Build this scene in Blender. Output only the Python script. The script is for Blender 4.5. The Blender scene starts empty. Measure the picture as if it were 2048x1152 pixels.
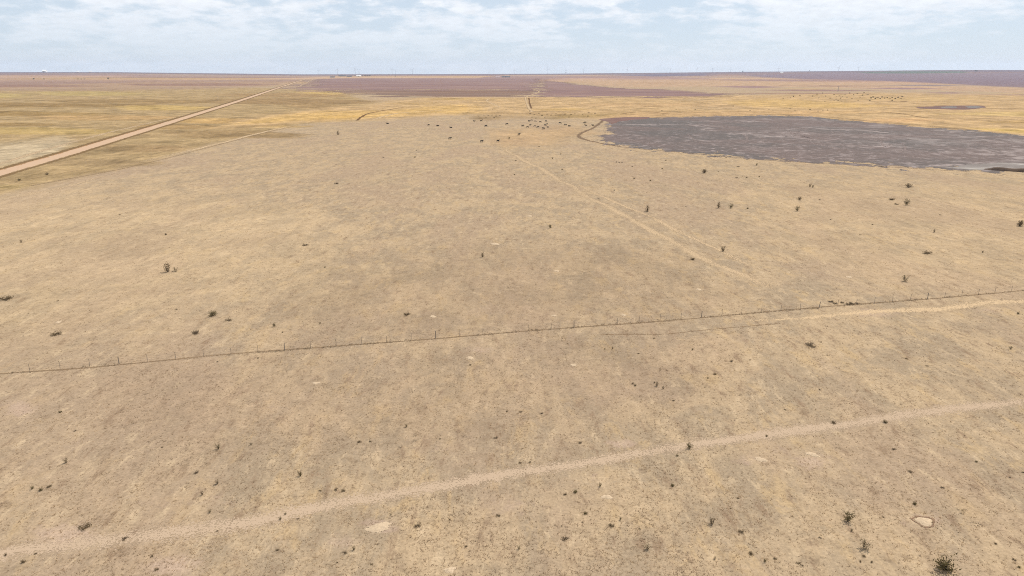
import bpy, math, random
import numpy as np
from mathutils import Vector
from mathutils.geometry import tessellate_polygon

S = bpy.context.scene
C = S.collection
random.seed(7)
RNG = np.random.default_rng(11)

# ------------------------------------------------------------------ camera
CAM_H = 45.0
FPX = 1365.0                                   # focal length in pixels of the 2048 wide photograph
PITCH = math.atan((576 - 142) / FPX)
cam_d = bpy.data.cameras.new('camera')
cam_d.sensor_width = 36.0
cam_d.lens = FPX / 2048 * 36.0
cam_d.clip_start = 0.5
cam_d.clip_end = 40000
cam = bpy.data.objects.new('camera', cam_d)
cam.location = (0, 0, CAM_H)
cam.rotation_euler = (math.pi / 2 - PITCH, 0, 0)
C.objects.link(cam)
S.camera = cam

# ------------------------------------------------------------------ sun, sky, exposure
SUN_EL = math.radians(56)
SUN_AZ = math.radians(48)                      # clockwise from the view direction (+Y)
sun_d = bpy.data.lights.new('sun', 'SUN')
sun_d.energy = 4.0
sun_d.angle = math.radians(0.53)
sun_d.color = (1.0, 0.955, 0.88)
sun = bpy.data.objects.new('sun', sun_d)
C.objects.link(sun)
sdir = Vector((math.sin(SUN_AZ) * math.cos(SUN_EL), math.cos(SUN_AZ) * math.cos(SUN_EL), math.sin(SUN_EL)))
sun.rotation_euler = sdir.to_track_quat('Z', 'Y').to_euler()
sun.location = (0, 0, 300)

S.view_settings.view_transform = 'Standard'
S.view_settings.look = 'None'
S.view_settings.exposure = 0.35
S.view_settings.gamma = 1.0
S.view_settings.use_curve_mapping = False
S.render.engine = 'CYCLES'
S.cycles.max_bounces = 6
S.cycles.volume_bounces = 1
S.cycles.use_denoising = False
S.cycles.filter_width = 1.0

W = bpy.data.worlds.new('World')
S.world = W
W.use_nodes = True


class NT:
    """small helper for building node trees"""
    def __init__(self, tree):
        self.t = tree
        self.n = tree.nodes
        self.l = tree.links

    def new(self, typ, **kw):
        nd = self.n.new(typ)
        for k, v in kw.items():
            setattr(nd, k, v)
        return nd

    def put(self, sock, v):
        if isinstance(v, bpy.types.NodeSocket):
            self.l.new(v, sock)
        elif isinstance(v, (tuple, list)) and len(v) == 3 and sock.type == 'RGBA':
            sock.default_value = (*v, 1)
        else:
            sock.default_value = v

    def math(self, op, a, b=0.0, c=0.0, clamp=False):
        nd = self.new('ShaderNodeMath', operation=op, use_clamp=clamp)
        for i, v in enumerate((a, b, c)):
            self.put(nd.inputs[i], v)
        return nd.outputs[0]

    def vmul(self, v, s):
        nd = self.new('ShaderNodeVectorMath', operation='MULTIPLY')
        self.put(nd.inputs[0], v)
        nd.inputs[1].default_value = s
        return nd.outputs[0]

    def noise(self, vec, scale, detail=4, rough=0.55, dist=0.0, stretch=None):
        if stretch:
            vec = self.vmul(vec, stretch)
        nd = self.new('ShaderNodeTexNoise')
        self.put(nd.inputs['Vector'], vec)
        nd.inputs['Scale'].default_value = scale
        nd.inputs['Detail'].default_value = detail
        nd.inputs['Roughness'].default_value = rough
        nd.inputs['Distortion'].default_value = dist
        return nd.outputs[0]

    def mix(self, f, a, b, mode='MIX'):
        nd = self.new('ShaderNodeMix', data_type='RGBA', blend_type=mode)
        self.put(nd.inputs[0], f)
        self.put(nd.inputs[6], a)
        self.put(nd.inputs[7], b)
        return nd.outputs[2]

    def step(self, v, lo, hi):
        nd = self.new('ShaderNodeMapRange', interpolation_type='SMOOTHSTEP')
        self.put(nd.inputs[0], v)
        nd.inputs[1].default_value = lo
        nd.inputs[2].default_value = hi
        return nd.outputs[0]

    def remap(self, v, lo, hi, a, b):
        nd = self.new('ShaderNodeMapRange', clamp=True)
        self.put(nd.inputs[0], v)
        for i, q in enumerate((lo, hi, a, b)):
            nd.inputs[i + 1].default_value = q
        return nd.outputs[0]


wt = NT(W.node_tree)
W.node_tree.nodes.clear()
tc = wt.new('ShaderNodeTexCoord')
sky = wt.new('ShaderNodeTexSky', sky_type='NISHITA')
sky.sun_disc = False
sky.sun_elevation = SUN_EL
sky.sun_rotation = SUN_AZ
sky.altitude = 900
sky.air_density = 1.0
sky.dust_density = 1.0
sky.ozone_density = 2.0
sep = wt.new('ShaderNodeSeparateXYZ')
wt.l.new(tc.outputs['Generated'], sep.inputs[0])
zc = wt.math('MAXIMUM', sep.outputs[2], 0.0)
den = wt.math('ADD', zc, 0.24)
comb = wt.new('ShaderNodeCombineXYZ')
wt.put(comb.inputs[0], wt.math('DIVIDE', sep.outputs[0], den))
wt.put(comb.inputs[1], wt.math('DIVIDE', sep.outputs[1], den))
cp = comb.outputs[0]
big = wt.noise(cp, 1.1, 2, 0.5)
med = wt.noise(cp, 6.5, 8, 0.6, 0.1)
cov = wt.math('ADD', med, wt.math('MULTIPLY', wt.math('SUBTRACT', big, 0.5), 1.0))
cmask = wt.math('MULTIPLY', wt.step(cov, 0.37, 0.63), wt.remap(zc, 0.02, 0.085, 0.2, 0.95))
fine = wt.noise(cp, 16.0, 6, 0.6)
cbright = wt.remap(fine, 0.3, 0.7, 0.93, 1.07)
ccol = wt.mix(1.0, (7.2, 7.5, 7.95), cbright, 'MULTIPLY')
veil = wt.mix(0.84, sky.outputs[0], (4.95, 5.75, 6.7))   # thin high veil of ice cloud
skyc = wt.mix(cmask, veil, ccol)
bg = wt.new('ShaderNodeBackground')
wt.put(bg.inputs[0], skyc)
bg.inputs[1].default_value = 0.10
wo = wt.new('ShaderNodeOutputWorld')
wt.l.new(bg.outputs[0], wo.inputs[0])


# ------------------------------------------------------------------ geography
def at(px, py, z=0.0):
    """the place on the plain seen at a pixel of the 2048 x 1152 photograph"""
    u = (px - 1024) / FPX
    v = (576 - py) / FPX
    dx, dy, dz = u, math.cos(PITCH) + v * math.sin(PITCH), -math.sin(PITCH) + v * math.cos(PITCH)
    t = (z - CAM_H) / dz
    return Vector((dx * t, dy * t, z))


def to_px(x, y, z):
    """inverse of at(), used once to bring the survey of the zones onto the map"""
    zz = z - CAM_H
    d = y * math.cos(PITCH) - zz * math.sin(PITCH)
    up = y * math.sin(PITCH) + zz * math.cos(PITCH)
    return 1024 + FPX * x / d, 576 - FPX * up / d


HORIZ = [(-900, 144.5), (0, 143.6), (300, 143.8), (500, 146), (640, 147.8), (900, 147.6), (1100, 146.8), (1300, 145), (1430, 143.5),
         (1650, 141.8), (1800, 140.6), (1900, 140.4), (2048, 141.3), (3000, 143)]
HX = np.array([(p[0] - 1024) / FPX / math.cos(PITCH) for p in HORIZ])
HA = np.array([45 + (142 - p[1]) / FPX * 10000 / math.cos(PITCH) ** 0 for p in HORIZ])


def sstep(t):
    t = np.clip(t, 0, 1)
    return t * t * (3 - 2 * t)


def terrain(x, y):
    x = np.asarray(x, float)
    y = np.asarray(y, float)
    r = np.hypot(x, y)
    az = np.arctan2(x, y)
    a = np.interp(np.tan(np.clip(az, -1.2, 1.2)), HX, HA)
    z = a * sstep((r - 4200) / 5800)
    return z - 0.012 * np.maximum(r - 10000, 0) ** 1.0


def at_far(px, r):
    az = math.atan((px - 1024) / FPX / math.cos(PITCH))
    x, y = r * math.sin(az), r * math.cos(az)
    return Vector((x, y, float(terrain(x, y))))


def hash2(ix, iy, seed):
    h = (ix * 374761393 + iy * 668265263 + seed * 974711) & 0x7fffffff
    h = ((h ^ (h >> 13)) * 1274126177) & 0x7fffffff
    return ((h ^ (h >> 16)) & 0xffff) / 65535.0


def vnoise(x, y, seed=0):
    x = np.asarray(x, float)
    y = np.asarray(y, float)
    ix = np.floor(x).astype(np.int64)
    iy = np.floor(y).astype(np.int64)
    fx = sstep(x - ix)
    fy = sstep(y - iy)
    a = hash2(ix, iy, seed)
    b = hash2(ix + 1, iy, seed)
    c = hash2(ix, iy + 1, seed)
    d = hash2(ix + 1, iy + 1, seed)
    return (a * (1 - fx) + b * fx) * (1 - fy) + (c * (1 - fx) + d * fx) * fy


def fbm(x, y, seed=0, octv=4):
    s, amp, tot = 0, 1.0, 0
    for o in range(octv):
        s = s + amp * vnoise(np.asarray(x) * 2 ** o, np.asarray(y) * 2 ** o, seed + o * 17)
        tot += amp
        amp *= 0.55
    return s / tot


def inside(px, py, poly):
    res = np.zeros(px.shape, bool)
    n = len(poly)
    for i in range(n):
        x0, y0 = poly[i]
        x1, y1 = poly[(i + 1) % n]
        if y0 == y1:
            continue
        c = ((y0 > py) != (y1 > py)) & (px < (x1 - x0) * (py - y0) / (y1 - y0) + x0)
        res ^= c
    return res


def lin(r, g, b):
    """sRGB 0-255 to linear"""
    return tuple(((c / 255 + 0.055) / 1.055) ** 2.4 if c > 10 else c / 255 / 12.92 for c in (r, g, b))


KEX = 0.43


def alb(r, g, b, k=None):
    """albedo of a sunlit surface that photographs as this colour"""
    k = KEX if k is None else k
    return tuple(c * k for c in lin(r, g, b))


# ------------------------------------------------------------------ tagging and mesh helpers
def tag(o, label=None, cat=None, group=None, kind=None):
    if label:
        o['label'] = label
    if cat:
        o['category'] = cat
    if group:
        o['group'] = group
    if kind:
        o['kind'] = kind
    return o


def empty(name, loc, rz=0.0, sc=1.0):
    o = bpy.data.objects.new(name, None)
    o.empty_display_size = 0.5
    o.location = loc
    o.rotation_euler = (0, 0, rz)
    o.scale = (sc, sc, sc)
    C.objects.link(o)
    return o


def mesh_obj(name, verts, faces, mat, parent=None, smooth=False):
    me = bpy.data.meshes.new(name)
    me.from_pydata([tuple(v) for v in verts], [], faces)
    if smooth:
        me.polygons.foreach_set('use_smooth', [True] * len(me.polygons))
    me.update()
    if mat:
        me.materials.append(mat)
    o = bpy.data.objects.new(name, me)
    C.objects.link(o)
    if parent:
        o.parent = parent
    return o


def np_mesh(name, V, F, mat, smooth=False):
    """fast mesh from arrays, F is n x 3 or n x 4"""
    me = bpy.data.meshes.new(name)
    k = F.shape[1]
    me.vertices.add(len(V))
    me.vertices.foreach_set('co', V.astype(np.float32).ravel())
    me.loops.add(F.size)
    me.loops.foreach_set('vertex_index', F.astype(np.int32).ravel())
    me.polygons.add(len(F))
    me.polygons.foreach_set('loop_start', np.arange(0, F.size, k, dtype=np.int32))
    me.polygons.foreach_set('use_smooth', np.full(len(F), smooth))
    me.update(calc_edges=True)
    if mat:
        me.materials.append(mat)
    o = bpy.data.objects.new(name, me)
    C.objects.link(o)
    return o


def add_attr(o, name, arr, typ='FLOAT'):
    a = o.data.attributes.new(name, 'FLOAT_COLOR' if typ == 'COLOR' else 'FLOAT', 'POINT')
    a.data.foreach_set('color' if typ == 'COLOR' else 'value', np.asarray(arr, np.float32).ravel())


def copy_tree(o, parent=None):
    c = o.copy()
    C.objects.link(c)
    if parent:
        c.parent = parent
    for ch in o.children:
        copy_tree(ch, c)
    return c


class MB:
    """collects boxes and tubes, then links them as one mesh object"""
    def __init__(self):
        self.v, self.f = [], []

    def box(self, c, s):
        b = len(self.v)
        for dz in (-1, 1):
            for dx, dy in ((-1, -1), (1, -1), (1, 1), (-1, 1)):
                self.v.append((c[0] + dx * s[0] / 2, c[1] + dy * s[1] / 2, c[2] + dz * s[2] / 2))
        self.f += [(b + 3, b + 2, b + 1, b), (b + 4, b + 5, b + 6, b + 7)]
        for i in range(4):
            j = (i + 1) % 4
            self.f.append((b + i, b + j, b + 4 + j, b + 4 + i))
        return self

    def tube(self, p0, p1, r0, r1, n=5):
        p0, p1 = Vector(p0), Vector(p1)
        d = (p1 - p0).normalized()
        a = d.orthogonal().normalized()
        bb = d.cross(a)
        b = len(self.v)
        for p, r in ((p0, r0), (p1, r1)):
            for i in range(n):
                t = 2 * math.pi * i / n
                self.v.append(tuple(p + (a * math.cos(t) + bb * math.sin(t)) * r))
        for i in range(n):
            j = (i + 1) % n
            self.f.append((b + i, b + j, b + n + j, b + n + i))
        self.f += [tuple(b + i for i in reversed(range(n))), tuple(b + n + i for i in range(n))]
        return self

    def poly(self, pts, faces):
        b = len(self.v)
        self.v += [tuple(p) for p in pts]
        self.f += [tuple(b + i for i in f) for f in faces]
        return self

    def build(self, name, mat, parent=None, smooth=False):
        return mesh_obj(name, self.v, self.f, mat, parent, smooth)


# ------------------------------------------------------------------ materials
def new_mat(name):
    m = bpy.data.materials.new(name)
    m.use_nodes = True
    m.node_tree.nodes.clear()
    return m, NT(m.node_tree)


def finish(nt, col, rough=0.95, bump=None, bstr=0.3, bdist=0.1, alpha=None, spec=0.1):
    p = nt.new('ShaderNodeBsdfPrincipled')
    nt.put(p.inputs['Base Color'], col)
    p.inputs['Roughness'].default_value = rough
    p.inputs['Specular IOR Level'].default_value = spec
    if bump is not None:
        b = nt.new('ShaderNodeBump')
        b.inputs['Strength'].default_value = bstr
        b.inputs['Distance'].default_value = bdist
        nt.put(b.inputs['Height'], bump)
        nt.l.new(b.outputs[0], p.inputs['Normal'])
    if alpha is not None:
        nt.put(p.inputs['Alpha'], alpha)
    o = nt.new('ShaderNodeOutputMaterial')
    nt.l.new(p.outputs[0], o.inputs[0])
    return p


def plain(name, col, rough=0.9, var=0.25, scale=3.0, spec=0.1):
    m, nt = new_mat(name)
    g = nt.new('ShaderNodeNewGeometry')
    n = nt.noise(g.outputs['Position'], scale, 3)
    k = nt.remap(n, 0.3, 0.7, 1 - var, 1 + var)
    finish(nt, nt.mix(1.0, col, k, 'MULTIPLY'), rough, spec=spec)
    return m


def ground_mat():
    m, nt = new_mat('prairie ground')
    pos = nt.new('ShaderNodeNewGeometry').outputs['Position']
    rot = nt.new('ShaderNodeMapping')
    rot.inputs['Rotation'].default_value = (0, 0, math.radians(-38))
    rot.inputs['Scale'].default_value = (1.1, 0.6, 1)
    nt.l.new(pos, rot.inputs['Vector'])
    wind = rot.outputs[0]
    n_big = nt.noise(pos, 0.02, 6, 0.66, 0.5, (1.2, 0.5, 1))
    n_mid = nt.noise(wind, 0.1, 7, 0.72, 0.5)
    n_patch = nt.noise(pos, 0.2, 6, 0.72, 0.4, (1.2, 0.5, 1))
    n_small = nt.noise(pos, 0.7, 5, 0.7)
    n_fine = nt.noise(pos, 3.2, 4, 0.75)
    n_dash = nt.noise(pos, 0.42, 6, 0.75, 0.3, (1.2, 0.4, 1))
    K = 0.537
    straw = alb(202, 175, 141, K)
    gold = alb(207, 177, 136, K)
    grey = alb(180, 158, 131, K)
    soil = alb(187, 161, 134, K)
    dull = alb(160, 134, 109, K)
    c = nt.mix(nt.step(n_mid, 0.4, 0.6), grey, straw)
    c = nt.mix(nt.math('MULTIPLY', nt.step(n_patch, 0.52, 0.66), 0.8), c, gold)
    c = nt.mix(nt.math('MULTIPLY', nt.step(n_big, 0.47, 0.6), 0.75), c, soil)
    c = nt.mix(nt.math('MULTIPLY', nt.step(n_small, 0.54, 0.75), 0.6), c, dull)
    c = nt.mix(nt.math('MULTIPLY', nt.step(n_dash, 0.53, 0.68), 0.9), c, dull)
    c = nt.mix(nt.math('MULTIPLY', nt.step(n_dash, 0.47, 0.34), 0.75), c, alb(216, 189, 154, K))
    # surveyed zones: pastures, meadow, far fields
    at_ = nt.new('ShaderNodeAttribute', attribute_name='zone')
    zn = nt.noise(pos, 0.05, 7, 0.74, 0.6, (0.7, 0.6, 1))
    zc_ = nt.mix(1.0, at_.outputs['Color'], nt.remap(zn, 0.34, 0.66, 0.6, 1.36), 'MULTIPLY')
    zc_ = nt.mix(nt.math('MULTIPLY', nt.step(nt.noise(pos, 0.02, 5, 0.65), 0.5, 0.7), 0.35), zc_, nt.mix(1.0, zc_, (0.92, 0.86, 0.86), 'MULTIPLY'))
    zc_ = nt.mix(1.0, zc_, nt.remap(nt.noise(pos, 0.3, 6, 0.78, 0.3, (0.9, 0.3, 1)), 0.32, 0.68, 0.74, 1.26), 'MULTIPLY')
    c = nt.mix(at_.outputs['Alpha'], c, zc_)
    bare = nt.new('ShaderNodeAttribute', attribute_name='bare').outputs['Fac']
    bmask = nt.math('MULTIPLY', nt.step(nt.math('ADD', bare, nt.math('MULTIPLY', nt.math('SUBTRACT', n_small, 0.5), 1.8)), 0.3, 0.95), 0.7)
    c = nt.mix(bmask, c, nt.mix(n_fine, alb(200, 170, 146, K), alb(222, 194, 170, K)))
    c = nt.mix(1.0, c, nt.remap(n_fine, 0.25, 0.75, 0.74, 1.26), 'MULTIPLY')
    c = nt.mix(1.0, c, nt.remap(n_small, 0.3, 0.7, 1.13, 0.87), 'MULTIPLY')
    hgt = nt.math('ADD', nt.math('MULTIPLY', n_fine, 0.35), n_small)
    finish(nt, c, 1.0, hgt, 0.45, 0.25, spec=0.0)
    return m


def strip_mat(name, col, col2, edge=0.5, strength=0.9, scale=0.5, two=False):
    """track: pale wheel-worn soil that thins out towards its edges"""
    m, nt = new_mat(name)
    pos = nt.new('ShaderNodeNewGeometry').outputs['Position']
    ac = nt.math('ABSOLUTE', nt.new('ShaderNodeAttribute', attribute_name='across').outputs['Fac'])
    n = nt.noise(pos, scale, 5, 0.65)
    n2 = nt.noise(pos, scale * 0.12, 3, 0.6)
    fade = nt.math('SUBTRACT', 1.0, nt.math('ADD', ac, nt.math('MULTIPLY', nt.math('SUBTRACT', n, 0.5), 1.3)))
    a = nt.step(fade, 0.0, edge)
    a = nt.math('MULTIPLY', a, nt.remap(n2, 0.3, 0.6, strength * 0.68, strength))
    if two:
        rut = nt.step(nt.math('ABSOLUTE', nt.math('SUBTRACT', ac, 0.5)), 0.12, 0.34)
        a = nt.math('MULTIPLY', a, nt.remap(rut, 0, 1, 1.0, 0.35))
    c = nt.mix(n, col, col2)
    # worn soil shows in small patches between what grass is left
    d = nt.remap(nt.noise(pos, max(scale * 5, 1.2), 3, 0.7), 0.36, 0.64, 0.02, 0.98)
    finish(nt, c, 1.0, n, 0.2, 0.1, alpha=nt.math('GREATER_THAN', a, d), spec=0.0)
    return m


def field_mat(name, c1, c2, c3, scale=0.02, stretch=(0.6, 1, 1), streak=0.35, edge=None):
    m, nt = new_mat(name)
    pos = nt.new('ShaderNodeNewGeometry').outputs['Position']
    n = nt.noise(pos, scale, 6, 0.62, 0.5, stretch)
    n2 = nt.noise(pos, scale * 0.22, 4, 0.6, 0.4, stretch)
    c = nt.mix(nt.step(n2, 0.35, 0.65), c1, c2)
    c = nt.mix(nt.math('MULTIPLY', nt.step(n, 0.52, 0.72), streak), c, c3)
    c = nt.mix(1.0, c, nt.remap(n, 0.25, 0.75, 0.84, 1.16), 'MULTIPLY')
    finish(nt, c, 1.0, spec=0.0, alpha=edge_alpha(nt, pos, *edge) if edge else None)
    return m


M = {}
def leafy(name, col, tr=0.35):
    m, nt = new_mat(name)
    pos = nt.new('ShaderNodeNewGeometry').outputs['Position']
    c = nt.mix(1.0, col, nt.remap(nt.noise(pos, 9, 3), 0.3, 0.7, 0.6, 1.5), 'MULTIPLY')
    d, t = nt.new('ShaderNodeBsdfDiffuse'), nt.new('ShaderNodeBsdfTranslucent')
    nt.put(d.inputs[0], c)
    nt.put(t.inputs[0], c)
    mx = nt.new('ShaderNodeMixShader')
    mx.inputs[0].default_value = tr
    nt.l.new(d.outputs[0], mx.inputs[1])
    nt.l.new(t.outputs[0], mx.inputs[2])
    o = nt.new('ShaderNodeOutputMaterial')
    nt.l.new(mx.outputs[0], o.inputs[0])
    return m


def mound_mat(name, col):
    m, nt = new_mat(name)
    pos = nt.new('ShaderNodeNewGeometry').outputs['Position']
    n = nt.noise(pos, 3.5, 5, 0.7)
    e = nt.new('ShaderNodeAttribute', attribute_name='edge').outputs['Fac']
    d = nt.remap(nt.noise(pos, 5.0, 4, 0.7), 0.3, 0.7, 0.03, 0.97)
    finish(nt, nt.mix(1.0, col, nt.remap(n, 0.3, 0.7, 0.78, 1.16), 'MULTIPLY'), 1.0, n, 0.5, 0.1, alpha=nt.math('GREATER_THAN', e, d), spec=0.0)
    return m


M['ground'] = ground_mat()
M['road'] = strip_mat('gravel', alb(233, 199, 168, 0.5), alb(222, 186, 152, 0.5), 0.25, 1.6, 0.25)
M['verge'] = strip_mat('verge', alb(146, 118, 84), alb(166, 134, 96), 0.7, 1.0, 0.2)
M['red_soil'] = strip_mat('red soil', alb(214, 154, 110, 0.5), alb(206, 165, 120, 0.5), 0.7, 0.8, 0.15)
M['track'] = strip_mat('track', alb(212, 185, 156, 0.55), alb(204, 177, 149, 0.55), 1.1, 0.98, 0.8)
M['pale_track'] = strip_mat('pale track', alb(222, 191, 151, 0.56), alb(213, 183, 145, 0.56), 1.0, 0.98, 0.6)
M['soft_track'] = strip_mat('soft track', alb(224, 194, 155, 0.57), alb(215, 185, 148, 0.57), 0.9, 0.88, 0.5)
M['mid_track'] = strip_mat('worn track', alb(216, 187, 150, 0.56), alb(208, 179, 144, 0.56), 1.0, 0.86, 0.5)
M['faint_track'] = strip_mat('faint track', alb(222, 192, 154, 0.57), alb(214, 184, 148, 0.57), 0.9, 0.72, 0.5)
M['rut'] = strip_mat('rut', alb(158, 130, 101, 0.5), alb(172, 143, 112, 0.5), 0.9, 0.8, 0.6)
M['ditch'] = strip_mat('ditch', alb(132, 100, 74), alb(150, 116, 84), 0.7, 1.0, 0.1)
M['shore'] = strip_mat('shore', alb(150, 122, 100, 0.46), alb(166, 138, 112, 0.46), 1.1, 0.85, 0.2)
M['post'] = plain('weathered post', (0.27, 0.22, 0.17))
M['wire'] = plain('rusty wire', (0.10, 0.085, 0.07), 0.6, spec=0.3)
M['cow'] = plain('black hide', (0.012, 0.011, 0.010), 0.7)
M['stem'] = plain('dry stem', (0.10, 0.075, 0.045))
M['leaf'] = leafy('dull leaf', (0.125, 0.098, 0.045))
M['leaf_brown'] = leafy('brown leaf', (0.15, 0.108, 0.062))
M['tumble'] = plain('dead tumbleweed', (0.09, 0.062, 0.038), var=0.4, scale=9)
M['tree_leaf'] = plain('tree leaf', (0.05, 0.062, 0.035), var=0.4, scale=0.8)
M['bark'] = plain('bark', (0.09, 0.07, 0.05))
M['white_wall'] = plain('white painted metal', (0.78, 0.78, 0.76), 0.6, 0.08)
M['grey_wall'] = plain('grey siding', (0.28, 0.27, 0.27), 0.7, 0.1)
M['dark_roof'] = plain('dark roof', (0.07, 0.07, 0.08), 0.7, 0.15)
M['pink_roof'] = plain('rusty roof', (0.38, 0.26, 0.24), 0.7, 0.15)
M['turbine'] = plain('turbine white', (0.42, 0.44, 0.46), 0.5, 0.03)
M['steel'] = plain('galvanised steel', (0.16, 0.16, 0.17), 0.5, 0.1, spec=0.4)
M['mound'] = mound_mat('pale subsoil', alb(228, 201, 168, 0.53))
M['rim_soil'] = mound_mat('trampled soil', alb(172, 139, 113, 0.5))
M['bank'] = plain('bank soil', (0.10, 0.066, 0.046), var=0.25, scale=0.4)


# ------------------------------------------------------------------ ground sheet
def build_ground():
    rs = [0.0, 12, 24, 34, 42]
    r = 45.0
    while r < 13500:
        rs.append(r)
        r += min(max(1.0e-4 * r * r, 0.35), 0.012 * r)
    rs = np.array(rs)
    az = np.concatenate([np.radians(np.linspace(-180, -50, 40, endpoint=False)),
                         np.radians(np.arange(-50, 50, 0.22)),
                         np.radians(np.linspace(50, 180, 40, endpoint=False))])
    na, nr = len(az), len(rs)
    R, A = np.meshgrid(rs[1:], az, indexing='ij')
    X = R * np.sin(A)
    Y = R * np.cos(A)
    Z = terrain(X, Y)
    V = np.concatenate([[[0, 0, 0]], np.stack([X.ravel(), Y.ravel(), Z.ravel()], 1)])
    i, j = np.meshgrid(np.arange(nr - 2), np.arange(na), indexing='ij')
    j2 = (j + 1) % na
    F = np.stack([1 + i * na + j, 1 + i * na + j2, 1 + (i + 1) * na + j2, 1 + (i + 1) * na + j], -1).reshape(-1, 4)[:, ::-1]
    # the innermost fan as degenerate-free quads is below and behind the camera: close it with one polygon
    o = np_mesh('ground', V, F, M['ground'], True)
    x, y = V[:, 0], V[:, 1]
    rr = np.hypot(x, y)
    front = y > 30
    px = np.full(len(V), -9999.0)
    py = np.full(len(V), 2000.0)
    px[front], py[front] = to_px(x[front], y[front], V[front, 2])
    col = np.zeros((len(V), 4))

    def zone(poly, rgb, w=1.0, jit=(10, 2.0), seed=0, k=None):
        acc = np.zeros(len(V))
        sc = np.maximum(rr, 50)
        for q in range(6):
            jx = (fbm(x / (sc * 0.05) + q * 7.3, y / (sc * 0.1), seed + q, 3) - 0.5) * 2
            jy = (fbm(x / (sc * 0.05), y / (sc * 0.1) + q * 5.1, seed + 50 + q, 3) - 0.5) * 2
            acc += inside(px + jx * jit[0] * 2.2 + (q - 2.5) * jit[0] * 0.3, py + jy * jit[1] * 2.2 + (q - 2.5) * jit[1] * 0.3, poly)
        a = acc / 6 * w * front
        c = np.array(alb(*rgb, k or 0.52))
        col[:, :3] = np.where(col[:, 3:4] < 1e-4, c, col[:, :3] * (1 - a[:, None]) + c * a[:, None])
        col[:, 3] = np.maximum(col[:, 3], 0) + (1 - col[:, 3]) * a

    # far country: a patchwork of stubble, fallow and grass, in square sections as the plains are laid out
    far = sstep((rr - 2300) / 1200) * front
    sx, sy = np.floor((x + 300 * vnoise(x / 900, y / 900, 3)) / 1350), np.floor((y - 0.02 * x) / 800)
    h = hash2(sx.astype(np.int64), sy.astype(np.int64), 91)
    pal = np.array([alb(*q, 0.52) for q in [(196, 160, 132), (172, 140, 128), (205, 170, 136), (168, 136, 122), (200, 164, 122), (184, 154, 132)]])
    cf = pal[np.minimum((h * 6).astype(int), 5)]
    st = (fbm(x / 900, y / 260, 5) - 0.5) * 0.5 + 1
    cf = cf * st[:, None]
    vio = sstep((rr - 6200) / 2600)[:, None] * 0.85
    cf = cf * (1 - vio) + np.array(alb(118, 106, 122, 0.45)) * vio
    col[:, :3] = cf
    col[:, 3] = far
    # left pasture across the road
    zone([(-900, 500), (-300, 455), (0, 388), (230, 340), (400, 296), (520, 268), (600, 250), (720, 240), (760, 205), (700, 190), (600, 180), (520, 176), (0, 180), (-900, 190)],
         (187, 159, 117), 0.95, (14, 2), 1)
    zone([(-900, 184), (0, 182), (200, 182), (420, 177), (560, 172), (600, 160), (300, 160), (0, 160), (-900, 162)], (172, 141, 124), 0.65, (20, 1.5), 2)
    for i, (x0, x1, y0, y1, rgb) in enumerate([
            (-400, 320, 206, 214, (160, 131, 90)), (100, 460, 200, 206, (166, 137, 96)), (-300, 50, 184, 196, (195, 171, 114)),
            (60, 300, 184, 191, (193, 168, 114)), (-200, 230, 224, 231, (168, 138, 92)), (-200, 130, 246, 252, (170, 140, 96)),
            (230, 440, 212, 220, (204, 172, 112)), (60, 420, 232, 240, (200, 164, 116)), (-100, 250, 256, 268, (198, 168, 112)),
            (420, 760, 198, 208, (166, 136, 98)), (560, 700, 208, 216, (172, 142, 102)), (330, 620, 262, 276, (166, 138, 100)),
            (180, 400, 290, 302, (172, 144, 106)), (250, 460, 250, 258, (172, 141, 98)), (330, 560, 238, 246, (206, 168, 112)),
            (60, 330, 318, 332, (176, 149, 112)), (-300, 60, 366, 378, (184, 158, 110)), (590, 720, 182, 190, (214, 180, 116)),
            (440, 700, 188, 194, (178, 146, 106)), (-300, 200, 170, 174, (160, 126, 112)), (250, 560, 168, 171, (158, 124, 110))]):
        zone([(x0, y0), ((x0 + x1) / 2, y0 - 2), (x1, (y0 + y1) / 2 - 1), (x1 - 30, y1), ((x0 + x1) / 2, y1 + 1), (x0 + 30, y1)], rgb, 0.85, (22, 0.7), 100 + i * 9)
    zone([(-500, 335), (0, 288), (120, 272), (150, 280), (120, 302), (40, 326), (-300, 400)], (207, 185, 152), 0.9, (14, 4), 4)
    # golden meadow behind the herd and round the dry lake
    zone([(430, 258), (520, 254), (600, 246), (716, 241), (760, 239), (850, 233), (960, 229), (1100, 233), (1200, 239), (1400, 236), (1600, 236),
          (1700, 244), (1850, 256), (2048, 272), (2600, 310), (2600, 190), (2048, 188), (1850, 187), (1700, 186), (1500, 190), (1350, 193),
          (1200, 194), (1000, 194), (850, 195), (780, 200), (740, 210), (640, 217), (560, 228), (480, 238)], (207, 173, 128), 0.95, (14, 2.2), 7)
    zone([(450, 250), (560, 232), (650, 222), (760, 222), (850, 214), (950, 208), (960, 222), (860, 228), (720, 238), (600, 243)], (222, 182, 118), 0.8, (12, 2.5), 9)
    for i, (x0, x1, y0, y1, rgb) in enumerate([(900, 1300, 196, 202, (205, 172, 128)), (1100, 1500, 206, 214, (208, 172, 128)), (760, 900, 204, 210, (198, 164, 114)), (1350, 1500, 212, 220, (196, 166, 128)),
            (1280, 1480, 196, 201, (188, 160, 124)), (1700, 2000, 194, 202, (212, 178, 128)), (1500, 1800, 222, 229, (216, 178, 128)), (1850, 2300, 222, 234, (214, 182, 124)), (1700, 1900, 236, 246, (220, 178, 130)),
            (800, 1020, 196, 200, (196, 162, 104)), (620, 740, 231, 236, (232, 188, 116)), (500, 640, 250, 256, (190, 158, 108)), (1950, 2300, 238, 250, (206, 170, 116)), (1600, 1800, 208, 216, (222, 184, 124)),
            (1060, 1200, 216, 222, (206, 170, 112)), (840, 980, 222, 228, (214, 176, 116))]):
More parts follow.
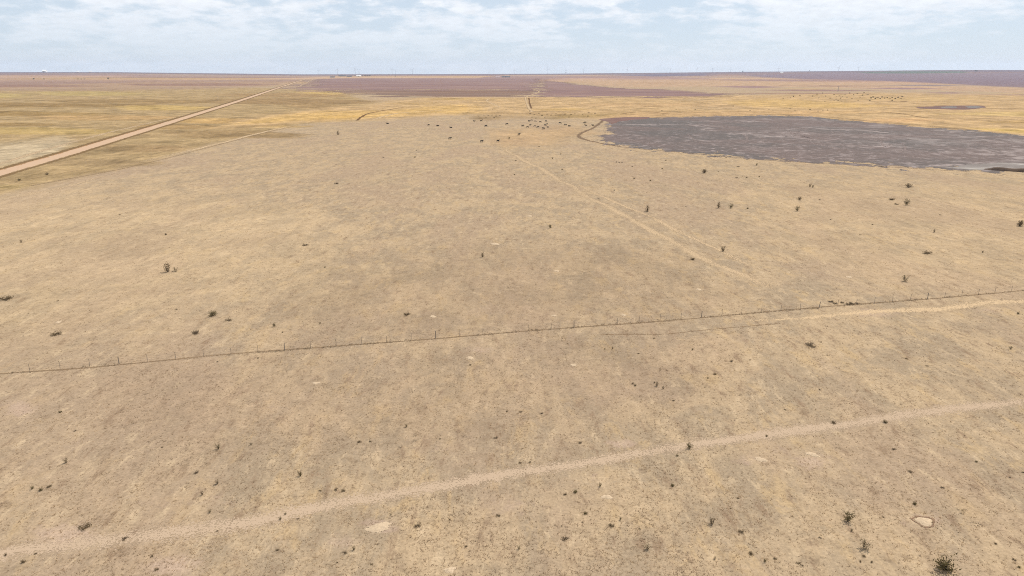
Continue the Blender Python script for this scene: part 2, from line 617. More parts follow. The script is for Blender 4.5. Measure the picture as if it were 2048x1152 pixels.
        zone([(x0, (y0 + y1) / 2), ((x0 + x1) / 2, y0), (x1, (y0 + y1) / 2 - 1), ((x0 + x1) / 2, y1)], rgb, 0.8, (16, 1.0), 500 + i * 11)
    zone([(1440, 204), (1540, 198), (1640, 203), (1720, 208), (1650, 218), (1520, 214)], (220, 182, 118), 0.6, (14, 2), 12)
    zone([(1920, 256), (2048, 258), (2300, 262), (2300, 274), (2048, 266)], (224, 188, 112), 0.8, (12, 2), 13)
    zone([(1000, 238), (1130, 232), (1170, 226), (1080, 222), (960, 226), (930, 236)], (182, 152, 112), 0.6, (14, 3), 14)
    zone([(940, 236), (960, 231), (1000, 231), (1004, 237), (960, 239)], (150, 125, 92), 0.7, (5, 2), 15)
    zone([(1050, 236), (1130, 230), (1230, 226), (1290, 226), (1230, 232), (1120, 238)], (170, 142, 96), 0.7, (8, 2), 16)
    zone([(1200, 236), (1400, 232), (1500, 229), (1640, 232), (1640, 222), (1500, 221), (1400, 224), (1290, 222)], (206, 168, 124), 0.5, (10, 2), 17)
    zone([(980, 262), (1140, 250), (1200, 262), (1100, 290), (980, 296)], (208, 170, 124), 0.5, (20, 6), 18)
    # right: fallow under the rise, dull violet, and a green crop on the crest
    zone([(1480, 149), (1700, 146), (2048, 146), (2600, 148), (2600, 184), (2048, 176), (1900, 168), (1750, 161), (1600, 158), (1520, 154)], (142, 122, 130), 0.95, (18, 1.0), 21)
    zone([(1210, 150), (1300, 148), (1420, 147), (1420, 151), (1300, 153)], (118, 110, 130), 0.8, (14, 0.5), 22)
    zone([(1715, 143.6), (1800, 142.6), (1930, 142.8), (1935, 146), (1830, 147), (1730, 146.6)], (104, 118, 100), 0.9, (10, 0.5), 23)
    zone([(1130, 156), (1250, 160), (1420, 160), (1700, 166), (1900, 172), (2300, 182), (2300, 190), (2048, 186), (1700, 176), (1450, 172), (1280, 176), (1180, 170)], (204, 170, 138), 0.9, (16, 1.5), 24)
    for i, (x0, x1, y, hh, rgb) in enumerate([(1420, 1580, 174, 2.6, (168, 136, 132)), (1500, 1770, 181, 2.2, (164, 132, 122)), (1540, 1800, 172, 1.0, (158, 126, 112)),
                                            (1700, 1900, 177, 1.8, (166, 136, 138)), (1430, 1750, 187, 1.6, (170, 138, 118)), (1830, 1940, 186, 2, (172, 142, 132)),
                                            (1230, 1420, 166, 1.2, (190, 154, 122)), (1750, 1950, 171, 1.6, (148, 132, 134)), (1900, 2300, 190, 1.6, (178, 146, 128)),
                                            (1540, 1680, 178, 1.2, (206, 172, 128)), (1100, 1280, 158, 1.4, (206, 166, 138))]):
        zone([(x0, y - hh * 0.4), ((x0 + x1) / 2, y - hh), (x1, y), ((x0 + x1) / 2, y + hh)], rgb, 0.9, (18, 0.3), 300 + i * 7)
    # long low dust streaks: the paler and greyer mottling of the grazed pasture
    zone([(-400, 410), (300, 372), (640, 420), (700, 480), (560, 560), (330, 640), (60, 690), (-400, 740)], (214, 185, 145), 0.3, (70, 26), 61, 0.6)
    zone([(1500, 370), (2048, 360), (2400, 400), (2400, 600), (1850, 590), (1560, 520)], (210, 180, 140), 0.25, (70, 26), 62, 0.58)
    zone([(500, 700), (1100, 665), (1500, 640), (1400, 800), (900, 900), (300, 900), (200, 780)], (174, 147, 122), 0.3, (80, 34), 63, 0.52)
    zone([(560, 520), (1300, 480), (1500, 600), (1000, 660), (560, 690)], (172, 146, 118), 0.34, (80, 26), 64, 0.52)
    add_attr(o, 'zone', col, 'COLOR')
    bare = np.zeros(len(V))
    for bx, by, w, hgt, s in [(130, 1072, 75, 26, 1), (345, 1132, 70, 24, 1), (40, 818, 38, 22, .9), (685, 1085, 60, 24, .6), (1243, 888, 34, 12, .9), (1625, 922, 42, 20, .8),
                              (1020, 1012, 80, 24, .55), (1500, 920, 40, 14, .6), (758, 1053, 40, 18, .9), (1850, 1040, 60, 26, .6), (1750, 625, 60, 9, .9), (960, 700, 40, 8, .7), (300, 1000, 90, 26, .4),
                              (1060, 640, 80, 14, .35), (1400, 590, 90, 12, .3), (430, 1000, 60, 24, .5), (560, 820, 40, 14, .5), (1560, 905, 120, 20, .4), (150, 890, 60, 20, .4), (1980, 620, 60, 10, .6),
                              (860, 900, 90, 24, .35), (1180, 960, 100, 24, .4), (700, 800, 60, 16, .4), (1260, 700, 70, 12, .35), (1500, 680, 60, 14, .3)]:
        d2 = ((px - bx) / w) ** 2 + ((py - by) / hgt) ** 2
        bare = np.maximum(bare, s * np.exp(-d2 * 0.9) * front)
    add_attr(o, 'bare', bare)
    tag(o, kind='structure')
    # cap over the small hole round the camera's foot point
    return o


ground = build_ground()


def fan_hole():
    """the disc straight below the camera, inside the first ring of the ground sheet"""
    n = 48
    v = [(0, 0, 0)] + [(12.05 * math.sin(2 * math.pi * i / n), 12.05 * math.cos(2 * math.pi * i / n), -0.004) for i in range(n)]
    f = [(0, 1 + (i + 1) % n, 1 + i) for i in range(n)]
    o = mesh_obj('ground', v, f, M['ground'])
    tag(o, kind='structure')


fan_hole()


# ------------------------------------------------------------------ sheets: fields, lakebed, water
def densify(pts, seg):
    out = []
    n = len(pts)
    for i in range(n):
        a, b = pts[i], pts[(i + 1) % n]
        k = max(1, int((b - a).length / seg))
        for q in range(k):
            out.append(a.lerp(b, q / k))
    return out


def catmull(p, i, t):
    n = len(p)
    p0, p1, p2, p3 = p[max(i - 1, 0)], p[i], p[min(i + 1, n - 1)], p[min(i + 2, n - 1)]
    return 0.5 * ((2 * p1) + (p2 - p0) * t + (2 * p0 - 5 * p1 + 4 * p2 - p3) * t * t + (3 * p1 - p0 - 3 * p2 + p3) * t ** 3)


def sheet(name, poly, mat, z, seg=12, amp=4.0, seed=0, wl=None, ya=2.0):
    pts = [at(*p) for p in poly]
    pts = densify(pts, seg)
    out = []
    for p in pts:
        w_ = wl or amp * 5
        q = (float(fbm(p.x / w_, p.y / w_, seed, 4)) - 0.5) * 2
        q2 = (float(fbm(p.x / w_, p.y / w_, seed + 40, 4)) - 0.5) * 2
        out.append(Vector((p.x + q * amp, p.y + q2 * amp * ya, z)))
    tris = tessellate_polygon([out])
    faces = []
    for t in tris:
        a, b, c = (out[k] for k in t)
        faces.append(tuple(t) if (b - a).cross(c - a).z > 0 else tuple(reversed(t)))
    o = mesh_obj(name, out, faces, mat)
    return tag(o, kind='structure')


def sheet_soft(name, poly, mat, z, dx, dy, soft):
    """a field as a fine grid; its 'edge' runs from below 0 outside to 1 well inside the surveyed outline"""
    P = np.array([[q.x, q.y] for q in (at(*p) for p in poly)])
    lo, hi = P.min(0) - soft * np.array([1, 2]), P.max(0) + soft * np.array([1, 2])
    xs, ys = np.arange(lo[0], hi[0] + dx, dx), np.arange(lo[1], hi[1] + dy, dy)
    X, Y = np.meshgrid(xs, ys, indexing='ij')
    d = np.full(X.shape, 1e9)
    kx, ky = 1.0, 0.45                                   # outlines are surveyed less sharply in depth
    Q = np.stack([X * kx, Y * ky], -1)
    for a, b in zip(P, np.roll(P, -1, 0)):
        a, b = a * (kx, ky), b * (kx, ky)
        t = np.clip(((Q - a) @ (b - a)) / max((b - a) @ (b - a), 1e-9), 0, 1)
        d = np.minimum(d, np.linalg.norm(Q - (a + t[..., None] * (b - a)), axis=-1))
    sg = np.where(inside(X, Y, [tuple(q) for q in P]), d, -d) / soft
    idx = np.arange(X.size).reshape(X.shape)
    c = np.maximum.reduce([sg[:-1, :-1], sg[1:, :-1], sg[1:, 1:], sg[:-1, 1:]])
    keep = c > -1
    F = np.stack([idx[:-1, :-1][keep], idx[1:, :-1][keep], idx[1:, 1:][keep], idx[:-1, 1:][keep]], 1)
    used = np.unique(F)
    remap = np.zeros(X.size, int)
    remap[used] = np.arange(len(used))
    V = np.stack([X.ravel()[used], Y.ravel()[used], np.full(len(used), z)], 1)
    o = np_mesh(name, V, remap[F], mat)
    add_attr(o, 'edge', np.clip(sg.ravel()[used] * 0.5 + 0.5, 0, 1))
    return tag(o, kind='structure')


def edge_alpha(nt, pos, scale, stretch=(1, 1, 1)):
    e = nt.new('ShaderNodeAttribute', attribute_name='edge').outputs['Fac']
    n = nt.remap(nt.noise(pos, scale, 6, 0.7, 0.4, stretch), 0.34, 0.66, 0.02, 0.98)
    return nt.math('GREATER_THAN', e, n)


M['plough'] = field_mat('fallow field', alb(167, 135, 129), alb(176, 144, 138), alb(200, 166, 136), 0.016, (0.3, 1, 1), 0.8, (0.03, (0.25, 0.6, 1)))
M['plough_red'] = field_mat('red fallow field', alb(166, 133, 115), alb(163, 137, 124), alb(194, 160, 126), 0.012, (0.3, 1, 1), 0.65, (0.03, (0.25, 0.6, 1)))
sheet_soft('ploughed_field', [(590, 176), (640, 158), (700, 156), (760, 155), (900, 155.5), (1080, 157), (1085, 176), (1068, 180), (700, 179.5), (640, 183)], M['plough'], 0.08, 22, 55, 90)
sheet_soft('ploughed_field', [(655, 183), (720, 178.6), (1066, 179), (1060, 192.5), (1000, 193.5), (880, 193.8), (800, 193), (740, 189)], M['plough_red'], 0.06, 14, 28, 45)
sheet_soft('ploughed_field', [(1085, 160), (1120, 164), (1160, 170), (1230, 176), (1320, 179), (1400, 185), (1490, 190), (1400, 193), (1250, 193.6), (1076, 193.6)], M['plough'], 0.10, 14, 28, 50)


def lake_mat():
    m, nt = new_mat('dry lakebed mud')
    pos = nt.new('ShaderNodeNewGeometry').outputs['Position']
    n = nt.noise(pos, 0.012, 5, 0.6, 0.6)
    n2 = nt.noise(pos, 0.2, 5, 0.7, 0.8, (0.9, 0.7, 1))
    c = nt.mix(nt.step(n, 0.36, 0.62), alb(124, 113, 107), alb(140, 120, 112))
    # pale winding veins of dried salt
    v = nt.new('ShaderNodeTexVoronoi', feature='DISTANCE_TO_EDGE')
    wv = nt.new('ShaderNodeVectorMath', operation='ADD')
    nn = nt.new('ShaderNodeTexNoise')
    nn.inputs['Scale'].default_value = 0.03
    nn.inputs['Detail'].default_value = 3
    nt.l.new(pos, nn.inputs['Vector'])
    nt.put(wv.inputs[0], pos)
    nt.put(wv.inputs[1], nt.vmul(nn.outputs[1], (45, 45, 0)))
    nt.put(v.inputs['Vector'], wv.outputs[0])
    v.inputs['Scale'].default_value = 0.016
    vein = nt.math('MULTIPLY', nt.step(v.outputs[0], 0.10, 0.0), nt.step(nt.noise(pos, 0.014, 3), 0.47, 0.6))
    sy = nt.new('ShaderNodeSeparateXYZ')
    nt.l.new(pos, sy.inputs[0])
    # the near, later-dried half is flecked with pale crust
    nearhalf = nt.step(sy.outputs[1], 620, 420)
    fleck = nt.math('MULTIPLY', nt.step(n2, 0.5, 0.68), nt.math('ADD', nt.math('MULTIPLY', nearhalf, 0.62), 0.22))
    c = nt.mix(fleck, c, alb(182, 164, 158))
    c = nt.mix(nt.math('MULTIPLY', nt.math('MULTIPLY', vein, nt.step(n2, 0.4, 0.55)), 0.9), c, alb(190, 172, 164))
    right = nt.math('MULTIPLY', nt.step(sy.outputs[0], 170, 290), nt.step(nt.noise(pos, 0.045, 5, 0.7, 0.8, (0.5, 0.6, 1)), 0.52, 0.66))
    c = nt.mix(nt.math('MULTIPLY', right, 0.65), c, alb(188, 172, 164))
    c = nt.mix(1.0, c, nt.remap(n2, 0.3, 0.7, 0.8, 1.2), 'MULTIPLY')
    finish(nt, c, 0.9, n2, 0.3, 0.2, spec=0.1, alpha=edge_alpha(nt, pos, 0.12, (0.8, 0.5, 1)))
    return m


M['lake'] = lake_mat()
M['reed'] = field_mat('pond margin', alb(160, 128, 120), alb(152, 124, 116), alb(182, 152, 120), 0.05, (1, 1, 1), 0.4)
sheet_soft('lakebed', [(1222, 240), (1300, 235.5), (1400, 233), (1530, 231), (1620, 233.5), (1680, 240), (1750, 246), (1850, 255), (1960, 262.5), (2048, 271), (2300, 292),
                       (2300, 362), (2048, 346), (1960, 341), (1860, 336), (1760, 331), (1640, 326), (1500, 317), (1400, 307), (1300, 299), (1230, 290), (1207, 283), (1210, 274), (1222, 264), (1214, 254)],
           M['lake'], 0.03, 3.5, 7, 9.0)
sheet('lake_margin', [(1195, 238.5), (1230, 235.5), (1300, 233.5), (1290, 238), (1240, 243), (1224, 248), (1212, 243)], M['reed'], 0.04, 4, 4, 15)
M['rim'] = field_mat('green shore rim', alb(138, 128, 112), alb(128, 122, 118), alb(150, 138, 122), 0.05, (1, 1, 1), 0.5)
M['crust'] = field_mat('alkali crust', alb(198, 188, 178, 0.48), alb(168, 157, 150, 0.45), alb(224, 216, 206, 0.52), 0.12, (0.6, 1.2, 1), 0.7)
sheet('salt_crust', [(1890, 337), (1915, 331), (1960, 327), (2010, 326), (2048, 328), (2300, 338), (2300, 356), (2048, 340.5), (2000, 338.5), (1950, 339)], M['crust'], 0.045, 3, 2.2, 8)


def water_mat():
    m, nt = new_mat('shallow pond')
    pos = nt.new('ShaderNodeNewGeometry').outputs['Position']
    n = nt.noise(pos, 0.05, 3)
    finish(nt, nt.mix(n, (0.10, 0.09, 0.085), (0.17, 0.14, 0.125)), 0.9, n, 0.05, 0.1, spec=0.05)
    return m


M['water'] = water_mat()
sheet('pond_margin', [(1835, 213.6), (1890, 211.2), (1960, 211), (1972, 215), (1940, 219), (1900, 219), (1840, 217)], M['reed'], 0.02, 8, 5, 12)
sheet('pond', [(1878, 214), (1900, 212.6), (1912, 213.2), (1910, 216), (1886, 216.4)], M['water'], 0.05, 6, 4, 13)
sheet('pond', [(1932, 212.8), (1950, 211.6), (1966, 213.6), (1958, 216.6), (1936, 216.6)], M['water'], 0.05, 6, 4, 14)


TRACKS = []


def strip(name, pts, width, mat, z, seg=2.5, kind='structure', wig=0.3, fade=(0, 0)):
    if name == 'dirt_track' and len(pts[0]) == 2 and pts[0][1] > 270:
        TRACKS.append((pts, width * 0.3))
    P = [at(*p) if len(p) == 2 else Vector(p) for p in pts]
    for p in P:
        p.z = 0
    line = []
    for i in range(len(P) - 1):
        k = max(2, int((P[i + 1] - P[i]).length / seg))
        for q in range(k):
            line.append(catmull(P, i, q / k))
    line.append(P[-1])
    V, F, A = [], [], []
    n = len(line)
    for i, p in enumerate(line):
        d = (line[min(i + 1, n - 1)] - line[max(i - 1, 0)])
        d.z = 0
        d.normalize()
        nr = Vector((-d.y, d.x, 0))
        w = width * (1 + wig * (float(fbm(p.x / 9, p.y / 9, 3, 2)) - 0.5) * 2) if not callable(width) else width(i / (n - 1))
        off = wig * width * 0.5 * (float(fbm(p.x / 14, p.y / 14, 9, 2)) - 0.5) * 2 if not callable(width) else 0
        for a in (-1, -0.5, 0, 0.5, 1):
            q = p + nr * (a * w / 2 + off)
            V.append((q.x, q.y, z))
            t = i / (n - 1)
            A.append(abs(a) + (max(0, 1 - t / fade[0]) if fade[0] else 0) + (max(0, 1 - (1 - t) / fade[1]) if fade[1] else 0))
        if i:
            b = (i - 1) * 5
            for c in range(4):
                F.append((b + c + 1, b + c, b + 5 + c, b + 6 + c))
    o = mesh_obj(name, V, F, mat)
    add_attr(o, 'across', A)
    if o.data.polygons[0].normal.z < 0:
        o.data.flip_normals()
    return tag(o, kind=kind)


# the county road, running straight out to the skyline left of the middle
ROAD = [at(*p) for p in [(-160, 396), (-80, 370.5), (0, 346), (104, 316.5), (210, 284.5), (340, 244.7), (410, 223), (471, 204), (520, 188), (566, 172.5), (600, 161.5), (620, 155.3)]]


def beside_road(off, n0=0, n1=99):
    out = []
    P = ROAD[n0:n1]
    for k, p in enumerate(P):
        d = (P[min(k + 1, len(P) - 1)] - P[max(k - 1, 0)]).normalized()
        out.append((p.x + d.y * off, p.y - d.x * off, 0))
    return out


strip('road_verge', beside_road(-7.0), 6.0, M['verge'], 0.008, 8, wig=0.2)
strip('road_verge', beside_road(6.2), 4.2, M['verge'], 0.008, 8, wig=0.2)
strip('road_verge', beside_road(-4.6, 0, 6), 1.8, M['red_soil'], 0.012, 5, wig=0.3)
strip('dirt_track', [(566, 188), (590, 177), (612, 166), (630, 156.5)], 12.0, M['faint_track'], 0.12, 12, fade=(0.3, 0.1))
strip('gravel_road', beside_road(0), 9.6, M['road'], 0.02, 6, wig=0.05)
strip('dirt_track', [(-200, 380), (0, 327), (70, 306), (150, 283), (230, 262), (330, 239), (420, 220)], 6.5, M['faint_track'], 0.016, 6, fade=(0.1, 0.3))
strip('dirt_track', [(60, 372), (150, 353), (230, 335), (330, 312.5), (430, 289), (520, 266), (600, 249), (680, 240)], 6.0, M['soft_track'], 0.016, 5, fade=(0.35, 0.3))
strip('dirt_track', [(-60, 412), (60, 389), (133, 373), (191, 357), (240, 344)], 4.0, M['faint_track'], 0.018, 4, fade=(0.3, 0.3))
strip('wheel_rut', [(60, 372), (130, 359), (240, 338.5), (330, 317.5), (430, 291.5), (520, 268), (590, 252)], 1.6, M['rut'], 0.02, 4)
strip('wheel_rut', [(-60, 378), (100, 351), (210, 330), (320, 305), (420, 281)], 1.0, M['rut'], 0.02, 4)
# nearer tracks
strip('dirt_track', [(-200, 1132), (0, 1108), (150, 1092), (300, 1072), (450, 1049), (600, 1022), (750, 995), (900, 970), (1050, 945), (1200, 919), (1380, 889), (1530, 868), (1700, 848), (1800, 834), (1920, 818), (2048, 804), (2250, 782)],
      4.3, M['track'], 0.012, 1.2)
strip('dirt_track', [(1280, 661), (1450, 648), (1600, 636), (1700, 627), (1800, 620), (1920, 612), (2048, 603), (2250, 589)], 4.6, M['soft_track'], 0.012, 2, wig=0.5, fade=(0.45, 0))
strip('wheel_rut', [(1200, 670), (1270, 668.5), (1330, 668), (1400, 661), (1480, 654), (1560, 647)], 0.55, M['rut'], 0.02, 1.5)
strip('dirt_track', [(975, 280), (1010, 298), (1050, 322), (1120, 360), (1180, 396), (1260, 437), (1330, 475), (1380, 503), (1450, 537), (1560, 580), (1660, 608)], 6.5, M['mid_track'], 0.012, 3, wig=0.5, fade=(0.2, 0.05))
strip('dirt_track', [(1120, 352), (1180, 382), (1240, 408), (1300, 433), (1360, 464), (1450, 508), (1520, 541), (1600, 575)], 3.6, M['faint_track'], 0.02, 3, wig=0.5, fade=(0.2, 0.15))
strip('dirt_track', [(1066, 178), (1078, 184), (1060, 191), (1051, 196), (1054, 206), (1058, 216), (1064, 224)], 6.0, M['pale_track'], 0.14, 10)
strip('ditch', [(1058, 196), (1059, 206), (1063, 217)], 3.0, M['ditch'], 0.17, 10)
strip('ditch', [(714, 241), (718, 237), (734, 228), (756, 223), (776, 219.6), (805, 215), (840, 212)], 4.0, M['ditch'], 0.03, 6)
strip('dirt_track', [(745, 240), (770, 232), (800, 226), (860, 222), (900, 220)], 7.0, M['pale_track'], 0.025, 6)
strip('dirt_track', [(978, 197), (974, 202), (986, 208), (1000, 214)], 6.0, M['pale_track'], 0.025, 8)
# shore of the dry lake
M['vein'] = strip_mat('dried salt vein', alb(186, 168, 160, 0.47), alb(174, 154, 148, 0.47), 1.1, 0.62, 0.25)
for pts, wd in [([(1556, 254), (1580, 263), (1592, 270), (1612, 274), (1620, 283), (1640, 290), (1690, 299)], 4.5),
                ([(1590, 268), (1600, 262), (1606, 272), (1618, 276)], 3.5), ([(1756, 274), (1764, 284), (1770, 294), (1782, 288)], 3.5),
                ([(1376, 268), (1384, 276), (1394, 284), (1412, 284)], 3.2), ([(1486, 268), (1494, 278), (1490, 288)], 3.0),
                ([(1880, 284), (1920, 283), (1960, 287), (1990, 284), (2040, 281)], 4.5), ([(1936, 293), (1960, 289), (1990, 296)], 4.5), ([(1846, 306), (1880, 306), (1910, 305)], 3.0),
                ([(1460, 298), (1500, 300), (1540, 299), (1580, 304), (1630, 306)], 5.0), ([(1560, 310), (1620, 314), (1690, 319), (1760, 322)], 5.0),
                ([(1700, 310), (1740, 306), (1800, 310), (1840, 316)], 3.5), ([(1250, 276), (1280, 284), (1320, 286), (1370, 292)], 4.0), ([(1240, 256), (1262, 259), (1290, 258)], 3.0),
                ([(1660, 258), (1700, 262), (1730, 268), (1756, 274)], 2.6), ([(1960, 316), (2000, 310), (2048, 312)], 3.5), ([(1800, 286), (1812, 297), (1800, 304)], 3.0)]:
    strip('salt_vein', pts, wd, M['vein'], 0.05, 2.5, wig=0.6)
strip('lake_shore', [(1250, 236.5), (1215, 238), (1200, 246), (1190, 254), (1172, 262), (1158, 270), (1165, 277.5), (1200, 286.5), (1240, 293)], 5.5, M['shore'], 0.034, 2.5)
strip('lake_shore', [(1200, 287), (1260, 296), (1330, 302), (1400, 308.5), (1500, 318), (1600, 324.5), (1700, 330), (1780, 334), (1860, 339), (1940, 343.5)], 1.9, M['shore'], 0.038, 2)
strip('dirt_track', [(1185, 284), (1230, 295.5), (1300, 303.5), (1400, 312), (1500, 321), (1640, 329), (1780, 337), (1900, 344), (2048, 353), (2250, 365)], 3.0, M['pale_track'], 0.02, 2.5)
strip('lake_shore', [(1205, 240), (1260, 236), (1340, 233), (1450, 230.6), (1530, 229.4), (1640, 233), (1760, 244), (1850, 252), (1960, 261)], 4.0, M['shore'], 0.025, 5)
strip('ditch', [(1240, 228), (1290, 223), (1340, 228), (1400, 231)], 4.0, M['ditch'], 0.03, 6)
strip('ditch', [(1280, 214), (1300, 213), (1325, 213)], 6.0, M['ditch'], 0.03, 8)
strip('ditch', [(1762, 223.4), (1790, 226), (1820, 230.4), (1850, 235.2), (1900, 237.4), (1960, 240), (2048, 245), (2200, 252)], 3.4, M['ditch'], 0.03, 6)
strip('ditch', [(1770, 216), (1810, 218), (1850, 220), (1880, 221)], 3.6, M['ditch'], 0.03, 6)
strip('ditch', [(1830, 213), (1880, 211.5), (1940, 213.5), (1967, 216.6), (2048, 217.4), (2200, 218)], 3.6, M['ditch'], 0.03, 8)
strip('ditch', [(1775, 202), (1800, 203.4), (1815, 202.4)], 8.0, M['ditch'], 0.03, 8)
M['fence_weed_shade'] = strip_mat('fence line soil', alb(158, 130, 101, 0.5), alb(176, 148, 117, 0.5), 0.9, 0.8, 1.6)  # dark line of weeds and shade at the fence foot, painted as ground colour
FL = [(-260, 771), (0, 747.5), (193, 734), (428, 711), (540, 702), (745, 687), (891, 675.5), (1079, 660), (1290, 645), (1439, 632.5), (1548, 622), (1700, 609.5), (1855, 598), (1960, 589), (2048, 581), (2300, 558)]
strip('weed_shade_strip', FL, 0.8, M['fence_weed_shade'], 0.016, 1.0)


# dark cut bank at the right end of the lake
def cut_bank():
    line = [at(1968, 338.2), at(1990, 340.2), at(2020, 342), at(2060, 344.6), at(2140, 350), at(2300, 361)]
    V, F = [], []
    pts = []
    for i in range(len(line) - 1):
        for q in range(12):
            pts.append(line[i].lerp(line[i + 1], q / 12))
    pts.append(line[-1])
    for i, p in enumerate(pts):
        t = i / (len(pts) - 1)
        h = 1.5 * min(1, t * 6) * min(1, (1 - t) * 8) * (0.75 + 0.5 * float(vnoise(p.x / 4, p.y / 4, 5))) + 0.01
        n = (p - Vector((0, 0, 0))).normalized()
        for d, hh in ((-1.9, -0.02), (-1.2, 0.75 * h), (-0.4, h), (0.8, 0.85 * h), (3.0, 0.03)):
            q = p + n * d
            V.append((q.x, q.y, hh))
        if i:
            b = (i - 1) * 5
            for c in range(4):
                F.append((b + c, b + c + 1, b + 6 + c, b + 5 + c))
    o = mesh_obj('dirt_bank', V, F, M['bank'], smooth=True)
    if sum(pl.normal.z for pl in o.data.polygons) < 0:
        o.data.flip_normals()
    tag(o, kind='structure')


cut_bank()

# ------------------------------------------------------------------ haze
hz = MB().box((0, 0, 76), (28600, 28600, 238)).build('haze', None)
hm, hn = new_mat('air')
pv = hn.new('ShaderNodeVolumePrincipled')
pv.inputs['Color'].default_value = (0.72, 0.82, 1.0, 1)
pv.inputs['Density'].default_value = 3.2e-5
pv.inputs['Anisotropy'].default_value = 0.2
ho = hn.new('ShaderNodeOutputMaterial')
hn.l.new(pv.outputs[0], ho.inputs['Volume'])
hz.data.materials.append(hm)
tag(hz, kind='stuff')


# ------------------------------------------------------------------ fence
def build_fence():
    P = [at(*p) for p in FL]
    line = []
    for i in range(len(P) - 1):
        for q in range(40):
            line.append(catmull(P, i, q / 40))
    line.append(P[-1])
    # smooth the survey, then walk it in equal bays
    a = np.array([(p.x, p.y) for p in line])
    co = np.polyfit(a[:, 0], a[:, 1], 3)
    xs = np.linspace(a[0, 0], a[-1, 0], 4000)
    ys = np.polyval(co, xs)
    s = np.concatenate([[0], np.cumsum(np.hypot(np.diff(xs), np.diff(ys)))])
    bays = np.arange(0, s[-1], 4.25)
    bx, by = np.interp(bays, s, xs), np.interp(bays, s, ys)
    f = empty('barbed_wire_fence', (bx[0], by[0], 0))
    tag(f, 'low barbed wire fence on thin posts running across the dry pasture', 'fence')
    tee = MB()
    tee.box((0, 0, 0.66), (0.055, 0.015, 1.32)).box((0, 0.025, 0.66), (0.015, 0.04, 1.32))
    wood = MB()
    wood.tube((0, 0, -0.1), (0.02, 0, 1.42), 0.075, 0.065, 7)
    tm = tee.build('post', M['post'], f)
    wm = wood.build('post', M['post'], f)
    tops = []
    for i in range(len(bx)):
        wooden = i % 6 == 2
        src = wm if wooden else tm
        o = src if (i == 0 and not wooden) or (i == 2 and wooden) else src.copy()
        if o is not src:
            C.objects.link(o)
        o.location = (bx[i] - bx[0], by[i] - by[0], 0)
        lean = (random.gauss(0, 0.04), random.gauss(0, 0.04))
        o.rotation_euler = (lean[0], lean[1], random.uniform(0, 3))
        o.scale = (1, 1, random.uniform(0.9, 1.06))
        tops.append((bx[i] - bx[0] + lean[1] * 0.6, by[i] - by[0] - lean[0] * 0.6))
    for h in (0.35, 0.66, 0.95, 1.22):
        mb = MB()
        for i in range(len(tops) - 1):
            (x0, y0), (x1, y1) = tops[i], tops[i + 1]
            xm, ym = (x0 + x1) / 2, (y0 + y1) / 2
            sag = 0.03 + random.random() * 0.03
            mb.tube((x0, y0, h), (xm, ym, h - sag), 0.006, 0.006, 3)
            mb.tube((xm, ym, h - sag), (x1, y1, h), 0.006, 0.006, 3)
        mb.build('wire', M['wire'], f)
    return bx, by


FX, FY = build_fence()


# ------------------------------------------------------------------ plants
def shrub_mesh(kind, seed):
    """returns stems and foliage geometry about 1 m across"""
    rnd = random.Random(seed)
    st, lf = MB(), MB()
    n = {'round': 16, 'upright': 9, 'flat': 14}[kind]
    for i in range(n):
        a = rnd.uniform(0, 6.28)
        if kind == 'round':
            el = rnd.uniform(0.5, 1.5)
            L = rnd.uniform(0.4, 0.62)
        elif kind == 'upright':
            el = rnd.uniform(1.0, 1.55)
            L = rnd.uniform(0.6, 1.05)
        else:
            el = rnd.uniform(0.15, 0.8)
            L = rnd.uniform(0.35, 0.6)
        d = Vector((math.cos(a) * math.cos(el), math.sin(a) * math.cos(el), math.sin(el)))
        b = Vector((math.cos(a) * 0.06, math.sin(a) * 0.06, 0))
        tip = b + d * L
        st.tube(b, tip, 0.014, 0.005, 4)
        m = {'round': 18, 'upright': 24, 'flat': 17}[kind]
        for q in range(m):
            t = rnd.uniform(0.15, 1.05)
            p = b + d * L * t
            sp = 0.12 if kind != 'upright' else 0.10
            p = p + Vector((rnd.gauss(0, sp), rnd.gauss(0, sp), rnd.gauss(0, sp * 0.6)))
            p.z = max(p.z, 0.02)
            u = Vector((rnd.gauss(0, 1), rnd.gauss(0, 1), rnd.gauss(0, 0.7) + 0.5)).normalized()
            w = u.orthogonal().normalized()
            s = rnd.uniform(0.05, 0.11)
            lf.poly([p - w * s * 0.35, p + w * s * 0.35, p + u * s * 1.5], [(0, 1, 2)])
    return st, lf


PROTO = {}
for kd in ('round', 'upright', 'flat'):
    for v in range(3):
        st, lf = shrub_mesh(kd, 31 * v + len(kd))
        r = empty('shrub', (0, 0, -50))
        st.build('stem', M['stem'], r)
        lm = M['leaf'] if v != 1 else M['leaf_brown']
        if kd == 'flat':
            lm = M['leaf_brown'] if v != 1 else M['tumble']
        lf.build('foliage', lm, r)
        PROTO[kd, v] = [r, 0]


def place_shrub(px, py, wpx, kind, label, group=None, name='shrub', cat='shrub', hs=1.0):
    p = at(px, py)
    dist = math.sqrt(p.x ** 2 + p.y ** 2 + CAM_H ** 2)
    size = wpx * dist / FPX * (0.62 if group else 0.82)
    if kind == 'upright':
        size *= 1.35
    pr = PROTO[kind, random.randrange(3)]
    o = pr[0] if pr[1] == 0 else copy_tree(pr[0])
    pr[1] += 1
    o.name = name
    o.location = p
    o.rotation_euler = (0, 0, random.uniform(0, 6.28))
    o.scale = (size, size, size * hs * random.uniform(0.85, 1.1))
    for k in ('label', 'category', 'group'):
        if k in o:
            del o[k]
    tag(o, label, cat, group)
    return o


